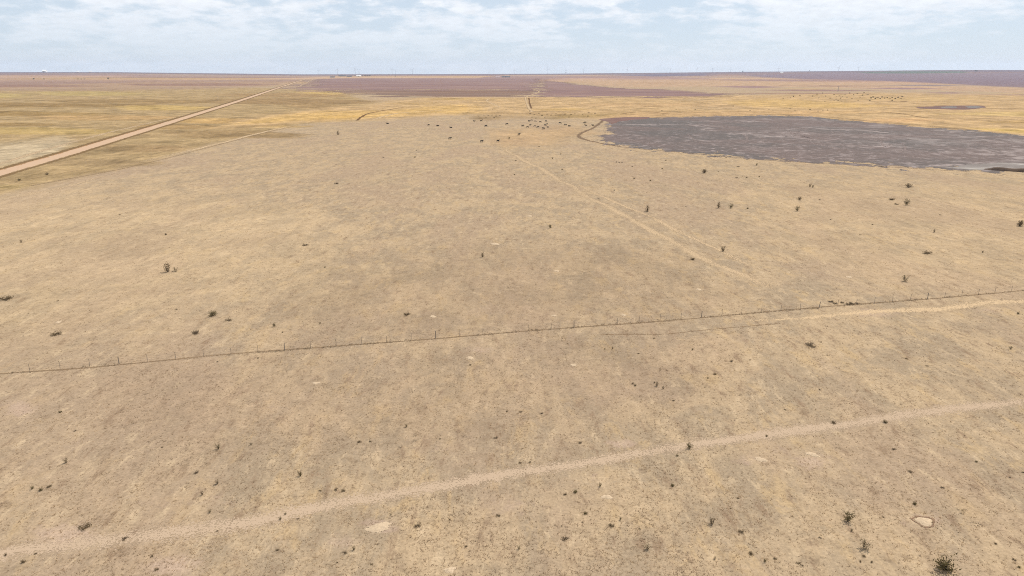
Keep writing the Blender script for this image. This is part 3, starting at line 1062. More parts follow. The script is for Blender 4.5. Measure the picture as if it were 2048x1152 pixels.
LANDMARKS = [('the largest sprawling bush', 1888, 1138), ('the dark rimmed pale mound', 1848, 1043), ('the broad pale mound', 758, 1055), ('the pale mound at the bottom edge', 900, 1140),
             ('the small cream mound', 1214, 994), ('the bush on the near track', 1379, 897), ('the dark log-like clump', 1622, 692), ('the tumbleweed pile on the fence', 1690, 607),
             ('the slim upright weed', 1424, 1048), ('the bare soil patch at lower left', 130, 1072), ('the pale flat mound below the fence', 940, 716), ('the ragged bush behind the left fence', 424, 632),
             ('the pair of dark bushes', 1450, 416), ('the round bush near the lakebed', 1408, 346), ('the tall bush by the diagonal track', 1295, 423), ('the broad bush by the salt crust', 1817, 375),
             ('the two front cows', 980, 284), ('the dark bush at the right edge', 2039, 452), ('the long pale mound', 990, 488), ('the windmill', 1676, 183), ('the grey-green thicket', 1775, 197),
             ('the left tip of the lakebed', 1215, 262), ('the ditch bend in the meadow', 720, 238), ('the lone round black weed', 1347, 802), ('the mound beside the near track', 1522, 919),
             ('the pale streak at the left edge', 40, 818), ('the pinkish mound below the fence', 632, 766), ('the row of three weeds', 1238, 325), ('the leftmost cow', 775, 247), ('the main cattle cluster', 1075, 250),
             ('the lowest cow of the cluster', 1087, 259), ('the left end of the near track', 60, 1100), ('the flat orange clump', 611, 491), ('the dead weeds on the bottom edge', 1600, 1150)]
ORD = ['', 'second ', 'third ', 'fourth ', 'fifth ', 'sixth ', 'seventh ', 'eighth ', 'ninth ', 'tenth ', 'eleventh ', 'twelfth ', 'thirteenth ', 'fourteenth ', 'fifteenth ', 'sixteenth ', 'seventeenth ', 'eighteenth ', 'nineteenth ', 'twentieth ']


def where(px, py, avoid=(), only=None):
    best = None
    for nm, lx, ly in LANDMARKS:
        if nm in avoid or (only and nm not in only):
            continue
        dx, dy = px - lx, py - ly
        d = math.hypot(dx, dy * 1.6)
        if best is None or d < best[0]:
            best = (d, nm, dx, dy)
    d, nm, dx, dy = best
    a = math.degrees(math.atan2(-dy * 1.6, dx)) % 360
    word = ['right of', 'up and right of', 'above', 'up and left of', 'left of', 'down and left of', 'below', 'down and right of'][int((a + 22.5) // 45) % 8]
    return nm, word, d


def series(pts, noun, avoid=(), only=None):
    """a label for each of many look-alikes: its direction from a landmark, and its rank outwards from it"""
    bins = {}
    for i, p in enumerate(pts):
        nm, wd, d = where(p[0], p[1], avoid, only)
        bins.setdefault((nm, wd), []).append((d, i))
    out = [None] * len(pts)
    for (nm, wd), v in bins.items():
        for k, (d, i) in enumerate(sorted(v)):
            out[i] = (ORD[k] + noun if k else ('nearest ' if len(v) > 1 else '') + noun) + ' ' + wd + ' ' + nm
    return out


# bushes one can point at, each with its own description
for (px, py, w, kd, lab) in [
    (1888, 1138, 46, 'round', 'largest dark bush, sprawling with spiky stems at the lower right edge of the pasture'),
    (1729, 1098, 19, 'upright', 'dark upright bush above a trail of small weeds, left of the sprawling spiky bush'),
    (1695, 1042, 20, 'upright', 'ragged dark upright bush left of the pale bare mound'),
    (1424, 1048, 13, 'upright', 'slim dark upright weed standing alone below the near dirt track'),
    (1379, 897, 14, 'upright', 'small dark upright bush standing right on the edge of the near dirt track'),
    (424, 632, 20, 'round', 'ragged dark bush beyond the fence, the one nearest the fence of the left group'),
    (336, 544, 15, 'upright', 'dark upright bush with a smaller grey twin beside it, in the left pasture'),
    (351, 543, 9, 'upright', 'small grey bush right beside a darker upright one in the left pasture'),
    (113, 669, 20, 'flat', 'low brown spreading bush just beyond the left end of the fence'),
    (392, 667, 16, 'flat', 'low brown bush with a pale patch beside it, close beyond the fence'),
    (458, 641, 14, 'flat', 'faint flat brown bush to the right of the ragged dark one'),
    (14, 599, 22, 'flat', 'long flat dark weed clump at the left edge of the picture beyond the fence'),
    (2039, 452, 16, 'round', 'dark bush of several clumps at the right edge of the pasture'),
    (1295, 423, 13, 'upright', 'tall dark bush beside the diagonal track, alone above the pale wheel lines'),
    (1437, 416, 11, 'upright', 'left one of a pair of dark bushes in the middle of the right pasture'),
    (1462, 416, 10, 'upright', 'right one of a pair of dark bushes in the middle of the right pasture'),
    (1408, 346, 14, 'round', 'round dark bush just this side of the dry lakebed'),
    (1599, 400, 11, 'round', 'dark bush directly above a smaller one in the right pasture'),
    (1594, 422, 9, 'upright', 'small bush directly below a larger round one in the right pasture'),
    (1817, 375, 14, 'round', 'broad dark bush below the white salt crust end of the lakebed'),
    (1813, 410, 12, 'upright', 'tall dark bush lowest of the little group at the right of the pasture'),
    (1783, 400, 11, 'flat', 'flat dark bush at the upper left of the little group at the right'),
    (1794, 409, 9, 'flat', 'flat faint weed between two bushes of the little group at the right'),
    (1854, 507, 17, 'flat', 'flat dark bush with a long low tail in the right pasture'),
    (1809, 563, 12, 'upright', 'dark upright bush above the right part of the fence'),
    (1446, 503, 10, 'upright', 'small dark upright bush just right of the diagonal track'),
    (1384, 519, 13, 'flat', 'very dark low clump lying on the diagonal track'),
    (1622, 692, 22, 'flat', 'dark flat clump like a fallen log, alone below the fence on the right'),
    (94, 350, 8, 'round', 'dark round bush in the grass verge right of the gravel road'),
    (38, 361, 7, 'round', 'small dark bush at the roadside near the left edge'),
    (676, 270, 8, 'upright', 'tall thin dark plant standing alone left of the grazing herd'),
    (673, 368, 9, 'flat', 'single dark clump in the middle of the pale left pasture'),
    (549, 653, 8, 'upright', 'tiny dark plant with a pale base beyond the middle of the left fence'),
    (1101, 456, 8, 'upright', 'thin dark stalk plant left of the diagonal track'),
    (965, 514, 9, 'upright', 'thin dark stalk plant in the middle of the pasture'),
    (814, 630, 15, 'flat', 'low dark clump with a pale left side beyond the middle of the fence'),
    (611, 491, 12, 'flat', 'flat orange-brown clump in the left middle pasture'),
    (1347, 802, 7, 'flat', 'round black weed clump alone between fence and near track'),
    (556, 1100, 8, 'flat', 'round black clump alone on pale grass below the near track'),
    (1223, 1052, 14, 'flat', 'dusky flat clump on greyish ground below the near track'),
    (1131, 1079, 15, 'flat', 'brown flat weed clump low in the middle of the picture'),
    (1482, 1064, 13, 'flat', 'reddish dark flat clump right of the slim upright weed'),
    (835, 1052, 16, 'flat', 'dark green-brown clump right of the pale mound below the near track'),
    (1668, 847, 12, 'flat', 'dark cap-shaped clump just above the right half of the near track'),
    (1820, 944, 9, 'flat', 'small dark dash of a weed below the right end of the near track'),
    (392, 946, 10, 'flat', 'dark clump alone in the lower left pasture'),
    (170, 1056, 22, 'flat', 'long dark weed clump on the bare soil patch at lower left'),
]:
    place_shrub(px, py, w, kd, lab)
for k, (px, py, w) in enumerate([(1661, 604, 13), (1670, 608, 14), (1684, 606, 11), (1697, 609, 15), (1705, 608.5, 16), (1714, 608, 12)]):
    place_shrub(px, py, w, 'flat', ('leftmost', 'second', 'third', 'fourth', 'fifth', 'rightmost')[k] + ' dark dead tumbleweed from the left, piled on the fence at the diagonal track', 'tumbleweeds piled on the fence', 'tumbleweed', 'tumbleweed', 1.2)
for grp, lab, pts in [
    ('weeds near the lakebed', 'small dark weed on the pasture between the herd and the dry lakebed',
     [(1078, 294, 6), (1031, 322, 7), (1029, 350, 6), (1124, 339, 8), (1265, 334, 7), (1268, 357, 8), (1324, 338, 6), (1332, 321, 7), (1300, 362, 7), (1437, 343, 6), (1476, 334, 8), (1513, 331, 6),
      (1473, 356, 8), (1493, 356, 6), (1518, 354, 6), (1197, 397, 6), (1229, 381, 6), (1105, 318, 5), (1121, 309, 5), (1018, 278, 6), (1430, 313, 5), (1452, 316, 5)]),
    ('three weeds in a row', 'one of three tiny dark weeds in a tight row below the dry lakebed', [(1233, 325, 5), (1238.5, 325.4, 5), (1244, 326, 5)]),
    ('weeds on the right pasture', 'small dark weed on the right pasture beyond the fence',
     [(1620, 374, 7), (1626, 375, 7), (1764, 334, 7), (1639, 400, 6), (1495, 418, 8), (1372, 414, 6), (1662, 440, 6), (1745, 450, 6), (1868, 465, 7), (1721, 470, 6), (1880, 430, 6), (1965, 505, 6)]),
    ('weeds on the left pasture', 'small dark weed on the left pasture beyond the fence',
     [(353, 619, 7), (401, 622, 6), (767, 315, 6), (833, 301, 5), (830, 315, 7), (332, 470, 8), (43, 485, 6), (650, 535, 6), (116, 602, 6), (640, 648, 6), (565, 665, 6), (240, 430, 6)]),
    ('weeds below the fence', 'small dark weed clump between the fence and the near dirt track',
     [(1214, 669, 6), (1308, 677, 7), (1276, 707, 7), (1463, 723, 11), (1266, 768, 9), (1270, 772, 9), (1314, 772, 12), (1309, 766, 7), (1326, 778, 8), (1430, 749, 12), (1415, 756, 9), (2036, 628, 9),
      (2021, 698, 8), (1813, 718, 8), (1854, 732, 8), (940, 730, 9), (516, 717, 6), (435, 724, 6), (1225, 698, 6), (1210, 699, 5), (324, 895, 8), (437, 898, 13), (880, 878, 7), (991, 876, 12), (718, 885, 12),
      (740, 883, 8), (601, 952, 14), (132, 926, 12), (150, 862, 7), (120, 825, 10), (813, 854, 10), (1041, 824, 10), (1083, 827, 10), (1014, 823, 8), (1500, 720, 7), (1385, 700, 6), (1770, 845, 14), (1640, 780, 7),
      (1570, 820, 7), (1060, 925, 9), (1040, 926, 10), (1160, 886, 12), (687, 982, 14), (672, 980, 12), (640, 982, 9), (502, 890, 7)]),
    ('weeds below the near track', 'small dark weed clump on the pasture below the near dirt track',
     [(1354, 912, 9), (1295, 1099, 16), (1502, 1109, 14), (1038, 1098, 10), (1728, 1113, 11), (1743, 1125, 8), (1721, 1124, 8), (1597, 1127, 12), (1604, 1131, 8), (1551, 1118, 11), (1829, 1009, 14), (1766, 1034, 7),
      (1703, 1062, 7), (2028, 1120, 10), (2038, 1135, 9), (1533, 873, 9), (1788, 899, 10), (1952, 924, 7), (1530, 1124, 10), (434, 1063, 8), (47, 1125, 13), (82, 981, 13), (99, 973, 13), (65, 978, 9), (313, 1140, 12),
      (420, 1025, 8), (561, 1039, 9), (571, 1029, 7), (596, 1038, 8), (743, 1129, 9), (708, 1100, 12), (690, 1106, 14), (674, 1126, 7), (932, 1094, 10), (996, 1032, 14), (435, 968, 12), (405, 990, 10), (12, 1111, 9), (72, 1107, 8),
      (305, 1113, 8), (250, 1078, 14), (1345, 972, 14), (1150, 985, 16), (1130, 990, 12), (1170, 1028, 14), (1280, 1058, 8), (1124, 1052, 6), (1165, 1045, 7), (2046, 945, 7), (2020, 955, 6), (1885, 976, 9), (1430, 1118, 9), (1240, 1040, 8),
      (1640, 1076, 8), (1555, 1060, 6), (1990, 1087, 9), (900, 1040, 8), (782, 1030, 6), (1200, 973, 9), (1476, 997, 8), (1461, 1017, 6)]),
    ('scrub far off in the gold meadow', 'dark shrub far off, one of a loose scatter in the golden meadow behind the lakebed',
     [(x, y, random.uniform(3.2, 5.0)) for x, y in [(1625, 193), (1634, 189), (1638, 195), (1645, 187), (1651, 193), (1636, 198), (1668, 190), (1673, 194), (1679, 192), (1681, 197), (1672, 199), (1685, 193), (1690, 189), (1694, 195), (1676, 202),
      (1684, 203), (1668, 201), (1699, 187), (1707, 190), (1714, 188), (1720, 195), (1725, 191), (1716, 201), (1728, 186), (1735, 190), (1581, 196), (1587, 194), (1566, 197), (1600, 192), (1650, 203), (1660, 197), (1704, 198), (1324, 222),
      (1352, 219), (1234, 199), (1390, 220), (1466, 213), (1500, 222), (1538, 219), (1546, 222), (1580, 218), (1620, 220), (1636, 223), (1646, 222), (1655, 221), (1590, 222), (985, 220), (1012, 219), (1060, 222), (925, 212)]]),
    ('thicket in the gold meadow', 'small grey-green bush in the dense thicket behind the lakebed',
     [(x, y, random.uniform(4.6, 6.4)) for x, y in [(1742, 197), (1746, 195), (1750, 198), (1755, 196), (1760, 198), (1764, 195), (1769, 197), (1774, 196), (1779, 198), (1784, 196), (1790, 198), (1796, 196), (1801, 198), (1740, 202), (1784, 202), (1804, 194)]]),
    ('brush behind the herd', 'dull low brush in the strip just behind the black cattle',
     [(x, y, random.uniform(4, 6.5)) for x, y in [(958, 233), (968, 231), (976, 232), (984, 231), (992, 233), (1000, 232), (972, 236), (988, 236), (1060, 228), (1068, 230), (1078, 227), (1084, 232), (1094, 229), (1102, 231), (1112, 228), (1120, 232), (1130, 229),
      (1142, 230), (1150, 227), (1165, 229), (1178, 226), (1190, 228), (1064, 235), (1072, 237), (1090, 236), (1138, 235), (1176, 233)]]),
]:
    noun = {'weeds near the lakebed': 'small dark weed', 'three weeds in a row': 'weed', 'weeds on the right pasture': 'little dark weed', 'weeds on the left pasture': 'tiny dark weed',
            'weeds below the fence': 'small weed clump', 'weeds below the near track': 'small dark weed clump', 'scrub far off in the gold meadow': 'far off dark shrub',
            'thicket in the gold meadow': 'bush', 'brush behind the herd': 'dull low brush bush'}[grp]
    if grp == 'three weeds in a row':
        labs = [q + ' of three tiny dark weeds in a tight row below the lakebed' for q in ('leftmost', 'middle one', 'rightmost')]
    elif grp == 'thicket in the gold meadow':
        labs = [lab] * len(pts)
    elif grp == 'brush behind the herd':
        labs = series(pts, noun, only=('the main cattle cluster', 'the two front cows', 'the left tip of the lakebed'))
    else:
        labs = series(pts, noun)
    for p, lb in zip(pts, labs):
        place_shrub(p[0], p[1], p[2], random.choice(['round', 'flat', 'flat', 'upright'] if p[1] > 260 else ['round', 'flat']), lb, grp)
for (kd, v), (r, used) in list(PROTO.items()):
    if not used:
        for c in list(r.children):
            bpy.data.objects.remove(c)
        bpy.data.objects.remove(r)

# ------------------------------------------------------------------ pale soil mounds
for i, (px, py, w, asp, lab) in enumerate([
    (1848, 1043, 30, 0.45, 'bright pale soil mound with a dark rim right of the ragged upright bush'),
    (758, 1055, 44, 0.5, 'broad pale mound of loose soil below the near dirt track'),
    (900, 1140, 24, 0.5, 'pale soil mound at the bottom edge of the picture'),
    (1214, 994, 20, 0.5, 'small pale cream mound below the middle of the near dirt track'),
    (1522, 919, 20, 0.55, 'pale mound just below the near track on the right half'),
    (940, 716, 17, 0.4, 'pale flat mound below the fence near a pair of dark spots'),
    (1147, 730, 14, 0.4, 'small pale mound below the middle of the fence'),
    (632, 766, 14, 0.4, 'small pale pinkish mound below the left half of the fence'),
    (1108, 631, 10, 0.4, 'tiny bright mound just beyond the fence, left of another'),
    (1248, 630, 11, 0.4, 'tiny bright mound just beyond the fence, right of another'),
    (866, 633, 13, 0.4, 'tiny white mound beside a dark clump beyond the fence'),
    (990, 488, 18, 0.3, 'long pale mound in the middle of the far pasture'),
    (1398, 579, 11, 0.4, 'tiny cream mound left of where the diagonal track meets the fence'),
    (1113, 542, 11, 0.35, 'small pale mound in the middle pasture below the long one'),
    (1698, 554, 10, 0.35, 'tiny pale mound above the right part of the fence'),
    (117, 644, 10, 0.4, 'tiny white mound above the low brown bush at left'),
    (1625, 909, 22, 0.4, 'thin pale mound on the bare patch right of the near track'),
    (1060, 432, 10, 0.3, 'small pale streak of a mound left of the diagonal track'),
]):
    p = at(px, py)
    dist = math.sqrt(p.x ** 2 + p.y ** 2 + CAM_H ** 2)
    R = w * dist / FPX / 2
    depth = asp * w / FPX * dist / (CAM_H / dist) / 2 * 0.9
    V, F = [(0, 0, 0.13 * R)], []
    n = 18
    rings = (0.3, 0.6, 0.85, 1.0, 1.12)
    hts = (0.125, 0.09, 0.035, 0.006, -0.02)
    rnd = random.Random(i)
    ph = [rnd.uniform(0, 6.28) for _ in range(4)]
    for k, (rr_, hh) in enumerate(zip(rings, hts)):
        for q in range(n):
            a = 2 * math.pi * q / n
            wob = 1 + 0.16 * math.sin(2 * a + ph[0]) + 0.12 * math.sin(3 * a + ph[1]) + 0.08 * math.sin(5 * a + ph[2])
            V.append((R * rr_ * wob * math.cos(a), depth * rr_ * wob * math.sin(a), hh * R * (1 + 0.3 * math.sin(3 * a + ph[3] + k))))
    for q in range(n):
        F.append((0, 1 + q, 1 + (q + 1) % n))
    for k in range(len(rings) - 1):
        for q in range(n):
            a, b = 1 + k * n + q, 1 + k * n + (q + 1) % n
            F.append((a, a + n, b + n, b))
    o = mesh_obj('dirt_mound', V, F, M['mound'], smooth=True)
    add_attr(o, 'edge', [1.0] + [e for e in (1.0, 0.95, 0.7, 0.35, 0.0) for q in range(n)])
    o.location = p
    o.rotation_euler = (0, 0, -math.atan2(p.x, p.y))
    tag(o, lab, 'dirt mound')
    if i == 0:                                     # the trampled darker soil round this one
        RV, RF = [], []
        for q in range(n):
            a = 2 * math.pi * q / n
            wob = 1 + 0.16 * math.sin(2 * a + ph[0]) + 0.12 * math.sin(3 * a + ph[1]) + 0.08 * math.sin(5 * a + ph[2])
            for k, hh in ((1.0, 0.01), (1.16, 0.05), (1.42, 0.008)):
                RV.append((R * k * wob * math.cos(a), depth * k * wob * math.sin(a), hh))
        for q in range(n):
            q2 = (q + 1) % n
            for k in range(2):
                RF.append((q * 3 + k, q * 3 + k + 1, q2 * 3 + k + 1, q2 * 3 + k))
        ro = mesh_obj('rim', RV, RF, M['rim_soil'], o)
        add_attr(ro, 'edge', [0.55, 0.7, 0.0] * n)


# ------------------------------------------------------------------ cattle
def cow_mesh(pose):
    """one continuous skin over a jointed skeleton; x is forward, z up"""
    V, E, R = [], [], []

    def v(p, r, par=None):
        V.append(p)
        R.append(r)
        if par is not None:
            E.append((par, len(V) - 1))
        return len(V) - 1
    dz = -0.52 if pose == 'lying' else 0
    hip = v((-0.62, 0, 1.08 + dz), (0.27, 0.30))
    belly = v((0.0, 0, 0.98 + dz), (0.36, 0.36), hip)
    sh = v((0.55, 0, 1.06 + dz), (0.29, 0.36), belly)
    if pose == 'grazing':
        nk = v((0.95, 0.03, 0.86), (0.17, 0.21), sh)
        hd = v((1.22, 0.06, 0.50), (0.13, 0.14), nk)
        mz = v((1.38, 0.08, 0.16), (0.075, 0.08), hd)
    else:
        nk = v((0.92, 0.04, 1.25 + dz), (0.16, 0.21), sh)
        hd = v((1.22, 0.10, 1.40 + dz), (0.12, 0.14), nk)
        mz = v((1.56, 0.16, 1.24 + dz), (0.075, 0.08), hd)
    for s in (-1, 1):
        hx, hy, hzz = V[hd]
        v((hx - 0.06, hy + s * 0.24, hzz + 0.06), (0.03, 0.05), hd)
        if pose == 'lying':
            k = v((0.62, s * 0.26, 0.28), (0.10, 0.11), sh)
            v((0.95, s * 0.28, 0.09), (0.06, 0.06), k)
            k = v((-0.45, s * 0.34, 0.28), (0.14, 0.16), hip)
            v((-0.05, s * 0.42, 0.09), (0.06, 0.07), k)
        else:
            st = random.Random(pose + str(s)).uniform(-0.1, 0.1)
            a = v((0.58, s * 0.17, 0.72), (0.11, 0.13), sh)
            k = v((0.60 + st, s * 0.17, 0.42), (0.065, 0.07), a)
            v((0.60 + st, s * 0.17, 0.02), (0.055, 0.06), k)
            a = v((-0.62, s * 0.18, 0.78), (0.13, 0.17), hip)
            k = v((-0.76 - st, s * 0.18, 0.46), (0.06, 0.075), a)
            v((-0.70 - st, s * 0.18, 0.02), (0.055, 0.06), k)
    t = v((-0.92, 0, 1.18 + dz), (0.05, 0.05), hip)
    t = v((-0.98, 0, 0.82 + dz * 0.7), (0.03, 0.03), t)
    v((-0.98, 0, max(0.5 + dz, 0.06)), (0.05, 0.05), t)
    me = bpy.data.meshes.new('cow_skeleton')
    me.from_pydata(V, E, [])
    o = bpy.data.objects.new('cow_skeleton', me)
    C.objects.link(o)
    md = o.modifiers.new('skin', 'SKIN')
    md.use_smooth_shade = True
    sv = me.skin_vertices[0].data
    for i, r in enumerate(R):
        sv[i].radius = r
        sv[i].use_root = (i == 0)
    sb = o.modifiers.new('sub', 'SUBSURF')
    sb.levels = sb.render_levels = 1
    dg = bpy.context.evaluated_depsgraph_get()
    out = bpy.data.meshes.new_from_object(o.evaluated_get(dg))
    out.name = 'cow'
    out.materials.clear()
    out.materials.append(M['cow'])
    bpy.data.objects.remove(o)
    return out


COW = {p: cow_mesh(p) for p in ('standing', 'grazing', 'lying')}
HERD = 'black cattle grazing beyond the pasture'
CLU = [(1055, 256), (1060, 252), (1069.5, 253.5), (1070.5, 244), (1076, 256), (1081, 245.5), (1090, 252), (1094, 250), (1092, 243.5), (1096, 256), (1063, 242), (1058, 243.5)]
for i, (px, py, lab) in enumerate([
    (963, 285, 'nearest black cow, left one of two standing apart in front of the herd'),
    (996, 284, 'black cow standing apart in front of the herd, right of the nearest one'),
    (1038, 271, 'lone black cow between the front pair and the main herd'),
    (900, 279, 'small black cow alone left of the front pair'),
    (775.5, 248, 'leftmost black cow, far to the left of the herd'),
    (857, 252, 'black cow left of the herd, first of three in a loose line'),
    (875, 252.5, 'black cow left of the herd, middle of three in a loose line'),
    (902, 256, 'black cow left of the herd, last and nearest of three in a loose line'),
    (949, 243, 'black cow at the back left of the herd, left of another'),
    (962.5, 243, 'black cow at the back left of the herd, right of another'),
    (972, 253.5, 'black cow below the back left pair of the herd'),
    (1014, 250, 'black cow by itself between the left pair and the main cluster'),
    (1139, 253, 'large black cow right of the main cluster, in front of another'),
    (1130.5, 251, 'black cow right of the main cluster, close behind a larger one'),
    (1120, 248, 'faint dark cow between the main cluster and the right pair'),
    (1172, 251.5, 'black cow beside the lake shore, left one of the last pair'),
    (1170, 247, 'black cow standing behind the left one of the lake shore pair'),
    (1186, 251.5, 'rightmost black cow, closest to the dry lakebed'),
    (1087, 259, 'black cow lowest and nearest of the tight main cluster'),
    (1046, 253, 'black cow at the left end of the tight main cluster'),
] + [(x, y, lb) for (x, y), lb in zip(CLU, series(CLU, 'small black cow', only=('the lowest cow of the cluster',)))]):

    p = at(px, py)
    pose = 'grazing' if random.random() < 0.6 else ('standing' if random.random() < 0.7 else 'lying')
    o = bpy.data.objects.new('cow', COW[pose])
    C.objects.link(o)
    o.location = p
    o.rotation_euler = (0, 0, random.choice([0, math.pi]) + random.uniform(-0.8, 0.8))
    k = random.uniform(1.1, 1.3) if i < 20 else random.uniform(0.9, 1.15)
    o.scale = (k, k, k)
    tag(o, lab, 'cow', HERD)


# ------------------------------------------------------------------ far trees, farm buildings, windpump, turbines
def tree_proto(seed, wide=1.0):
    rnd = random.Random(seed)
    r = empty('tree', (0, 0, -60))
    tr = MB().tube((0, 0, 0), (0.05, 0, 0.45), 0.05, 0.035, 6)
    for k in range(5):
        a = rnd.uniform(0, 6.28)
        tr.tube((0.05, 0, 0.4), (0.05 + 0.25 * math.cos(a), 0.25 * math.sin(a), 0.4 + rnd.uniform(0.15, 0.35)), 0.025, 0.01, 4)
    cr = MB()
    for cl in range(12):
        a, e = rnd.uniform(0, 6.28), rnd.uniform(-0.3, 1)
        c = Vector((math.cos(a) * 0.3 * wide, math.sin(a) * 0.3 * wide, 0.55 + 0.3 * e))
        for q in range(30):
            p = c + Vector((rnd.gauss(0, 0.1 * wide), rnd.gauss(0, 0.1 * wide), rnd.gauss(0, 0.08)))
            p.z = max(p.z, 0.12)
            u = Vector((rnd.gauss(0, 1), rnd.gauss(0, 1), rnd.gauss(0, 1))).normalized()
            w = u.orthogonal().normalized()
            s = rnd.uniform(0.05, 0.1)
            cr.poly([p - w * s * 0.5, p + w * s * 0.5, p + u * s], [(0, 1, 2)])
    tr.build('trunk', M['bark'], r)
    cr.build('crown', M['tree_leaf'], r)
    return r


TREES = [[tree_proto(3), 0], [tree_proto(4, 1.3), 0], [tree_proto(5, 0.9), 0]]


def tree(px, r, h, label, group=None, sx=1.0):
    pr = TREES[random.randrange(3)]
    o = pr[0] if pr[1] == 0 else copy_tree(pr[0])
    pr[1] += 1
    o.location = at_far(px, r)
    o.rotation_euler = (0, 0, random.uniform(0, 6.28))
    o.scale = (h * sx, h * sx, h)
    for k in ('label', 'category', 'group'):
        if k in o:
            del o[k]
    tag(o, label, 'tree', group)


def barn(name, px, r, L, Wd, H, wall, roof, label, cat='barn', rz=0.0, group=None):
    o = empty(name, at_far(px, r), rz)
    tag(o, label, cat, group)
    MB().box((0, 0, H * 0.3), (L, Wd, H * 0.6)).build('wall', wall, o)
    rf = MB()
    a, b, e = L / 2 + 0.6, Wd / 2 + 0.6, 0.25
    z0, z1 = H * 0.6 + 0.02, H
    rf.poly([(-a, -b, z0), (a, -b, z0), (a, b, z0), (-a, b, z0), (-a, 0, z1), (a, 0, z1)], [(0, 1, 5, 4), (2, 3, 4, 5), (1, 2, 5), (3, 0, 4), (3, 2, 1, 0)])
    rf.build('roof', roof, o)
    MB().box((0, -Wd / 2 - 0.06, H * 0.22), (L * 0.16, 0.1, H * 0.44)).build('door', M['steel'], o)
    return o


barn('barn', 697, 5300, 34, 16, 8, M['grey_wall'], M['dark_roof'], 'dark low shed at the left end of the far farmstead', 'shed')
barn('barn', 715, 6300, 60, 20, 11, M['grey_wall'], M['dark_roof'], 'long dark barn in the far farmstead, left of the white building')
barn('barn', 728, 5900, 42, 18, 9, M['grey_wall'], M['dark_roof'], 'dark barn in the far farmstead beside the white building')
barn('farm_building', 745, 6200, 36, 18, 12, M['white_wall'], M['white_wall'], 'white farm building between dark barns and trees far off', 'farm building')
barn('barn', 1013, 5250, 62, 20, 9, M['grey_wall'], M['dark_roof'], 'long black barn standing alone in the violet field far off')
barn('barn', 998, 5350, 30, 14, 7, M['white_wall'], M['pink_roof'], 'small pinkish shed at the left end of the long black barn', 'shed')
barn('farm_building', 175, 9400, 40, 30, 26, M['white_wall'], M['white_wall'], 'white building on the left skyline, the brightest there', 'farm building')
barn('farm_building', 20, 9700, 34, 20, 12, M['white_wall'], M['white_wall'], 'pale building on the skyline at the left edge', 'farm building')
barn('farm_building', 235, 9700, 30, 20, 12, M['white_wall'], M['white_wall'], 'small white building on the skyline, left one of two right of the brightest', 'farm building')
barn('farm_building', 258, 9700, 30, 20, 13, M['white_wall'], M['white_wall'], 'small white building on the skyline, right one of two right of the brightest', 'farm building')
barn('farm_building', 1514, 7800, 30, 18, 10, M['white_wall'], M['white_wall'], 'tiny pale building in the fields on the right below the skyline', 'farm building')
for k, px in enumerate((752, 757, 761, 765)):
    tree(px, 6000, random.uniform(9, 13), ('first', 'second', 'third', 'fourth')[k] + ' dark tree to the right of the white building in the far farmstead', 'farmstead trees', 1.3)
tree(738, 6250, 11, 'dark tree just left of the white building in the far farmstead')
tree(812, 5600, 12, 'lone dark tree right of the far farmstead')
tree(820, 7200, 8, 'small tree behind the lone dark one right of the farmstead')
for k, px in enumerate((73, 78, 83, 87)):
    tree(px, 4500, random.uniform(7, 9), ('first', 'second', 'third', 'last')[k] + ' low dark tree from the left in the short row at far left', 'row of trees at far left', 1.5)
tree(152, 4450, 11, 'dark rounded tree on the plain left of a smaller one at far left')
tree(171, 4500, 8, 'small dark tree right of a rounded one on the plain at far left')
for k, px in enumerate((233, 239, 245)):
    tree(px, 4500, random.uniform(6, 8), ('left', 'middle', 'right')[k] + ' one of three low trees in a thin hedge row under the left skyline', 'hedge row under the skyline', 1.5)
tree(288, 4450, 11, 'dark tree at the right end of the far left trees')
tree(1443, 8600, 20, 'lone dark tree near the skyline right of the middle')
tree(1867, 7400, 22, 'lone dark tree on the rising land at far right', None, 1.1)
tree(1122, 9800, 18, 'small tree breaking the skyline in the middle')
tree(1564, 9800, 14, 'small tree on the skyline at the right')
for t, u in TREES:
    if not u:
        for c in list(t.children):
            bpy.data.objects.remove(c)
        bpy.data.objects.remove(t)

# windpump in the meadow
wp = empty('windmill', at(1676, 183.5), 0.4)
tag(wp, 'thin dark windmill tower standing alone above the scattered shrubs on the right', 'windmill')
tw = MB()
for sx in (-1, 1):
    for sy in (-1, 1):
        tw.tube((sx * 1.4, sy * 1.4, 0), (sx * 0.18, sy * 0.18, 10.5), 0.10, 0.07, 4)
for k in range(6):
    z0, z1 = 10.5 * k / 6, 10.5 * (k + 1) / 6
    h0, h1 = 1.4 - 1.22 * k / 6, 1.4 - 1.22 * (k + 1) / 6
    for (ax, ay), (bx_, by_) in (((-1, -1), (1, -1)), ((1, -1), (1, 1)), ((1, 1), (-1, 1)), ((-1, 1), (-1, -1))):
        tw.tube((ax * h0, ay * h0, z0), (bx_ * h1, by_ * h1, z1), 0.05, 0.05, 3)
        tw.tube((ax * h1, ay * h1, z1), (bx_ * h1, by_ * h1, z1), 0.05, 0.05, 3)
tw.build('tower', M['steel'], wp)
wl = MB()
for k in range(14):
    a = 2 * math.pi * k / 14
    c, s = math.cos(a), math.sin(a)
    c2, s2 = math.cos(a + 0.3), math.sin(a + 0.3)
    wl.poly([(0.45 * c, -0.55, 11 + 0.45 * s), (1.6 * c, -0.62, 11 + 1.6 * s), (1.6 * c2, -0.42, 11 + 1.6 * s2), (0.45 * c2, -0.48, 11 + 0.45 * s2)], [(0, 1, 2, 3)])
wl.tube((0, -0.7, 11), (0, 0.4, 11), 0.12, 0.12, 6)
wl.build('wheel', M['steel'], wp)
MB().box((0, 1.3, 11), (0.06, 1.8, 0.1)).box((0, 2.6, 11.05), (0.05, 1.1, 1.0)).build('tail', M['steel'], wp)


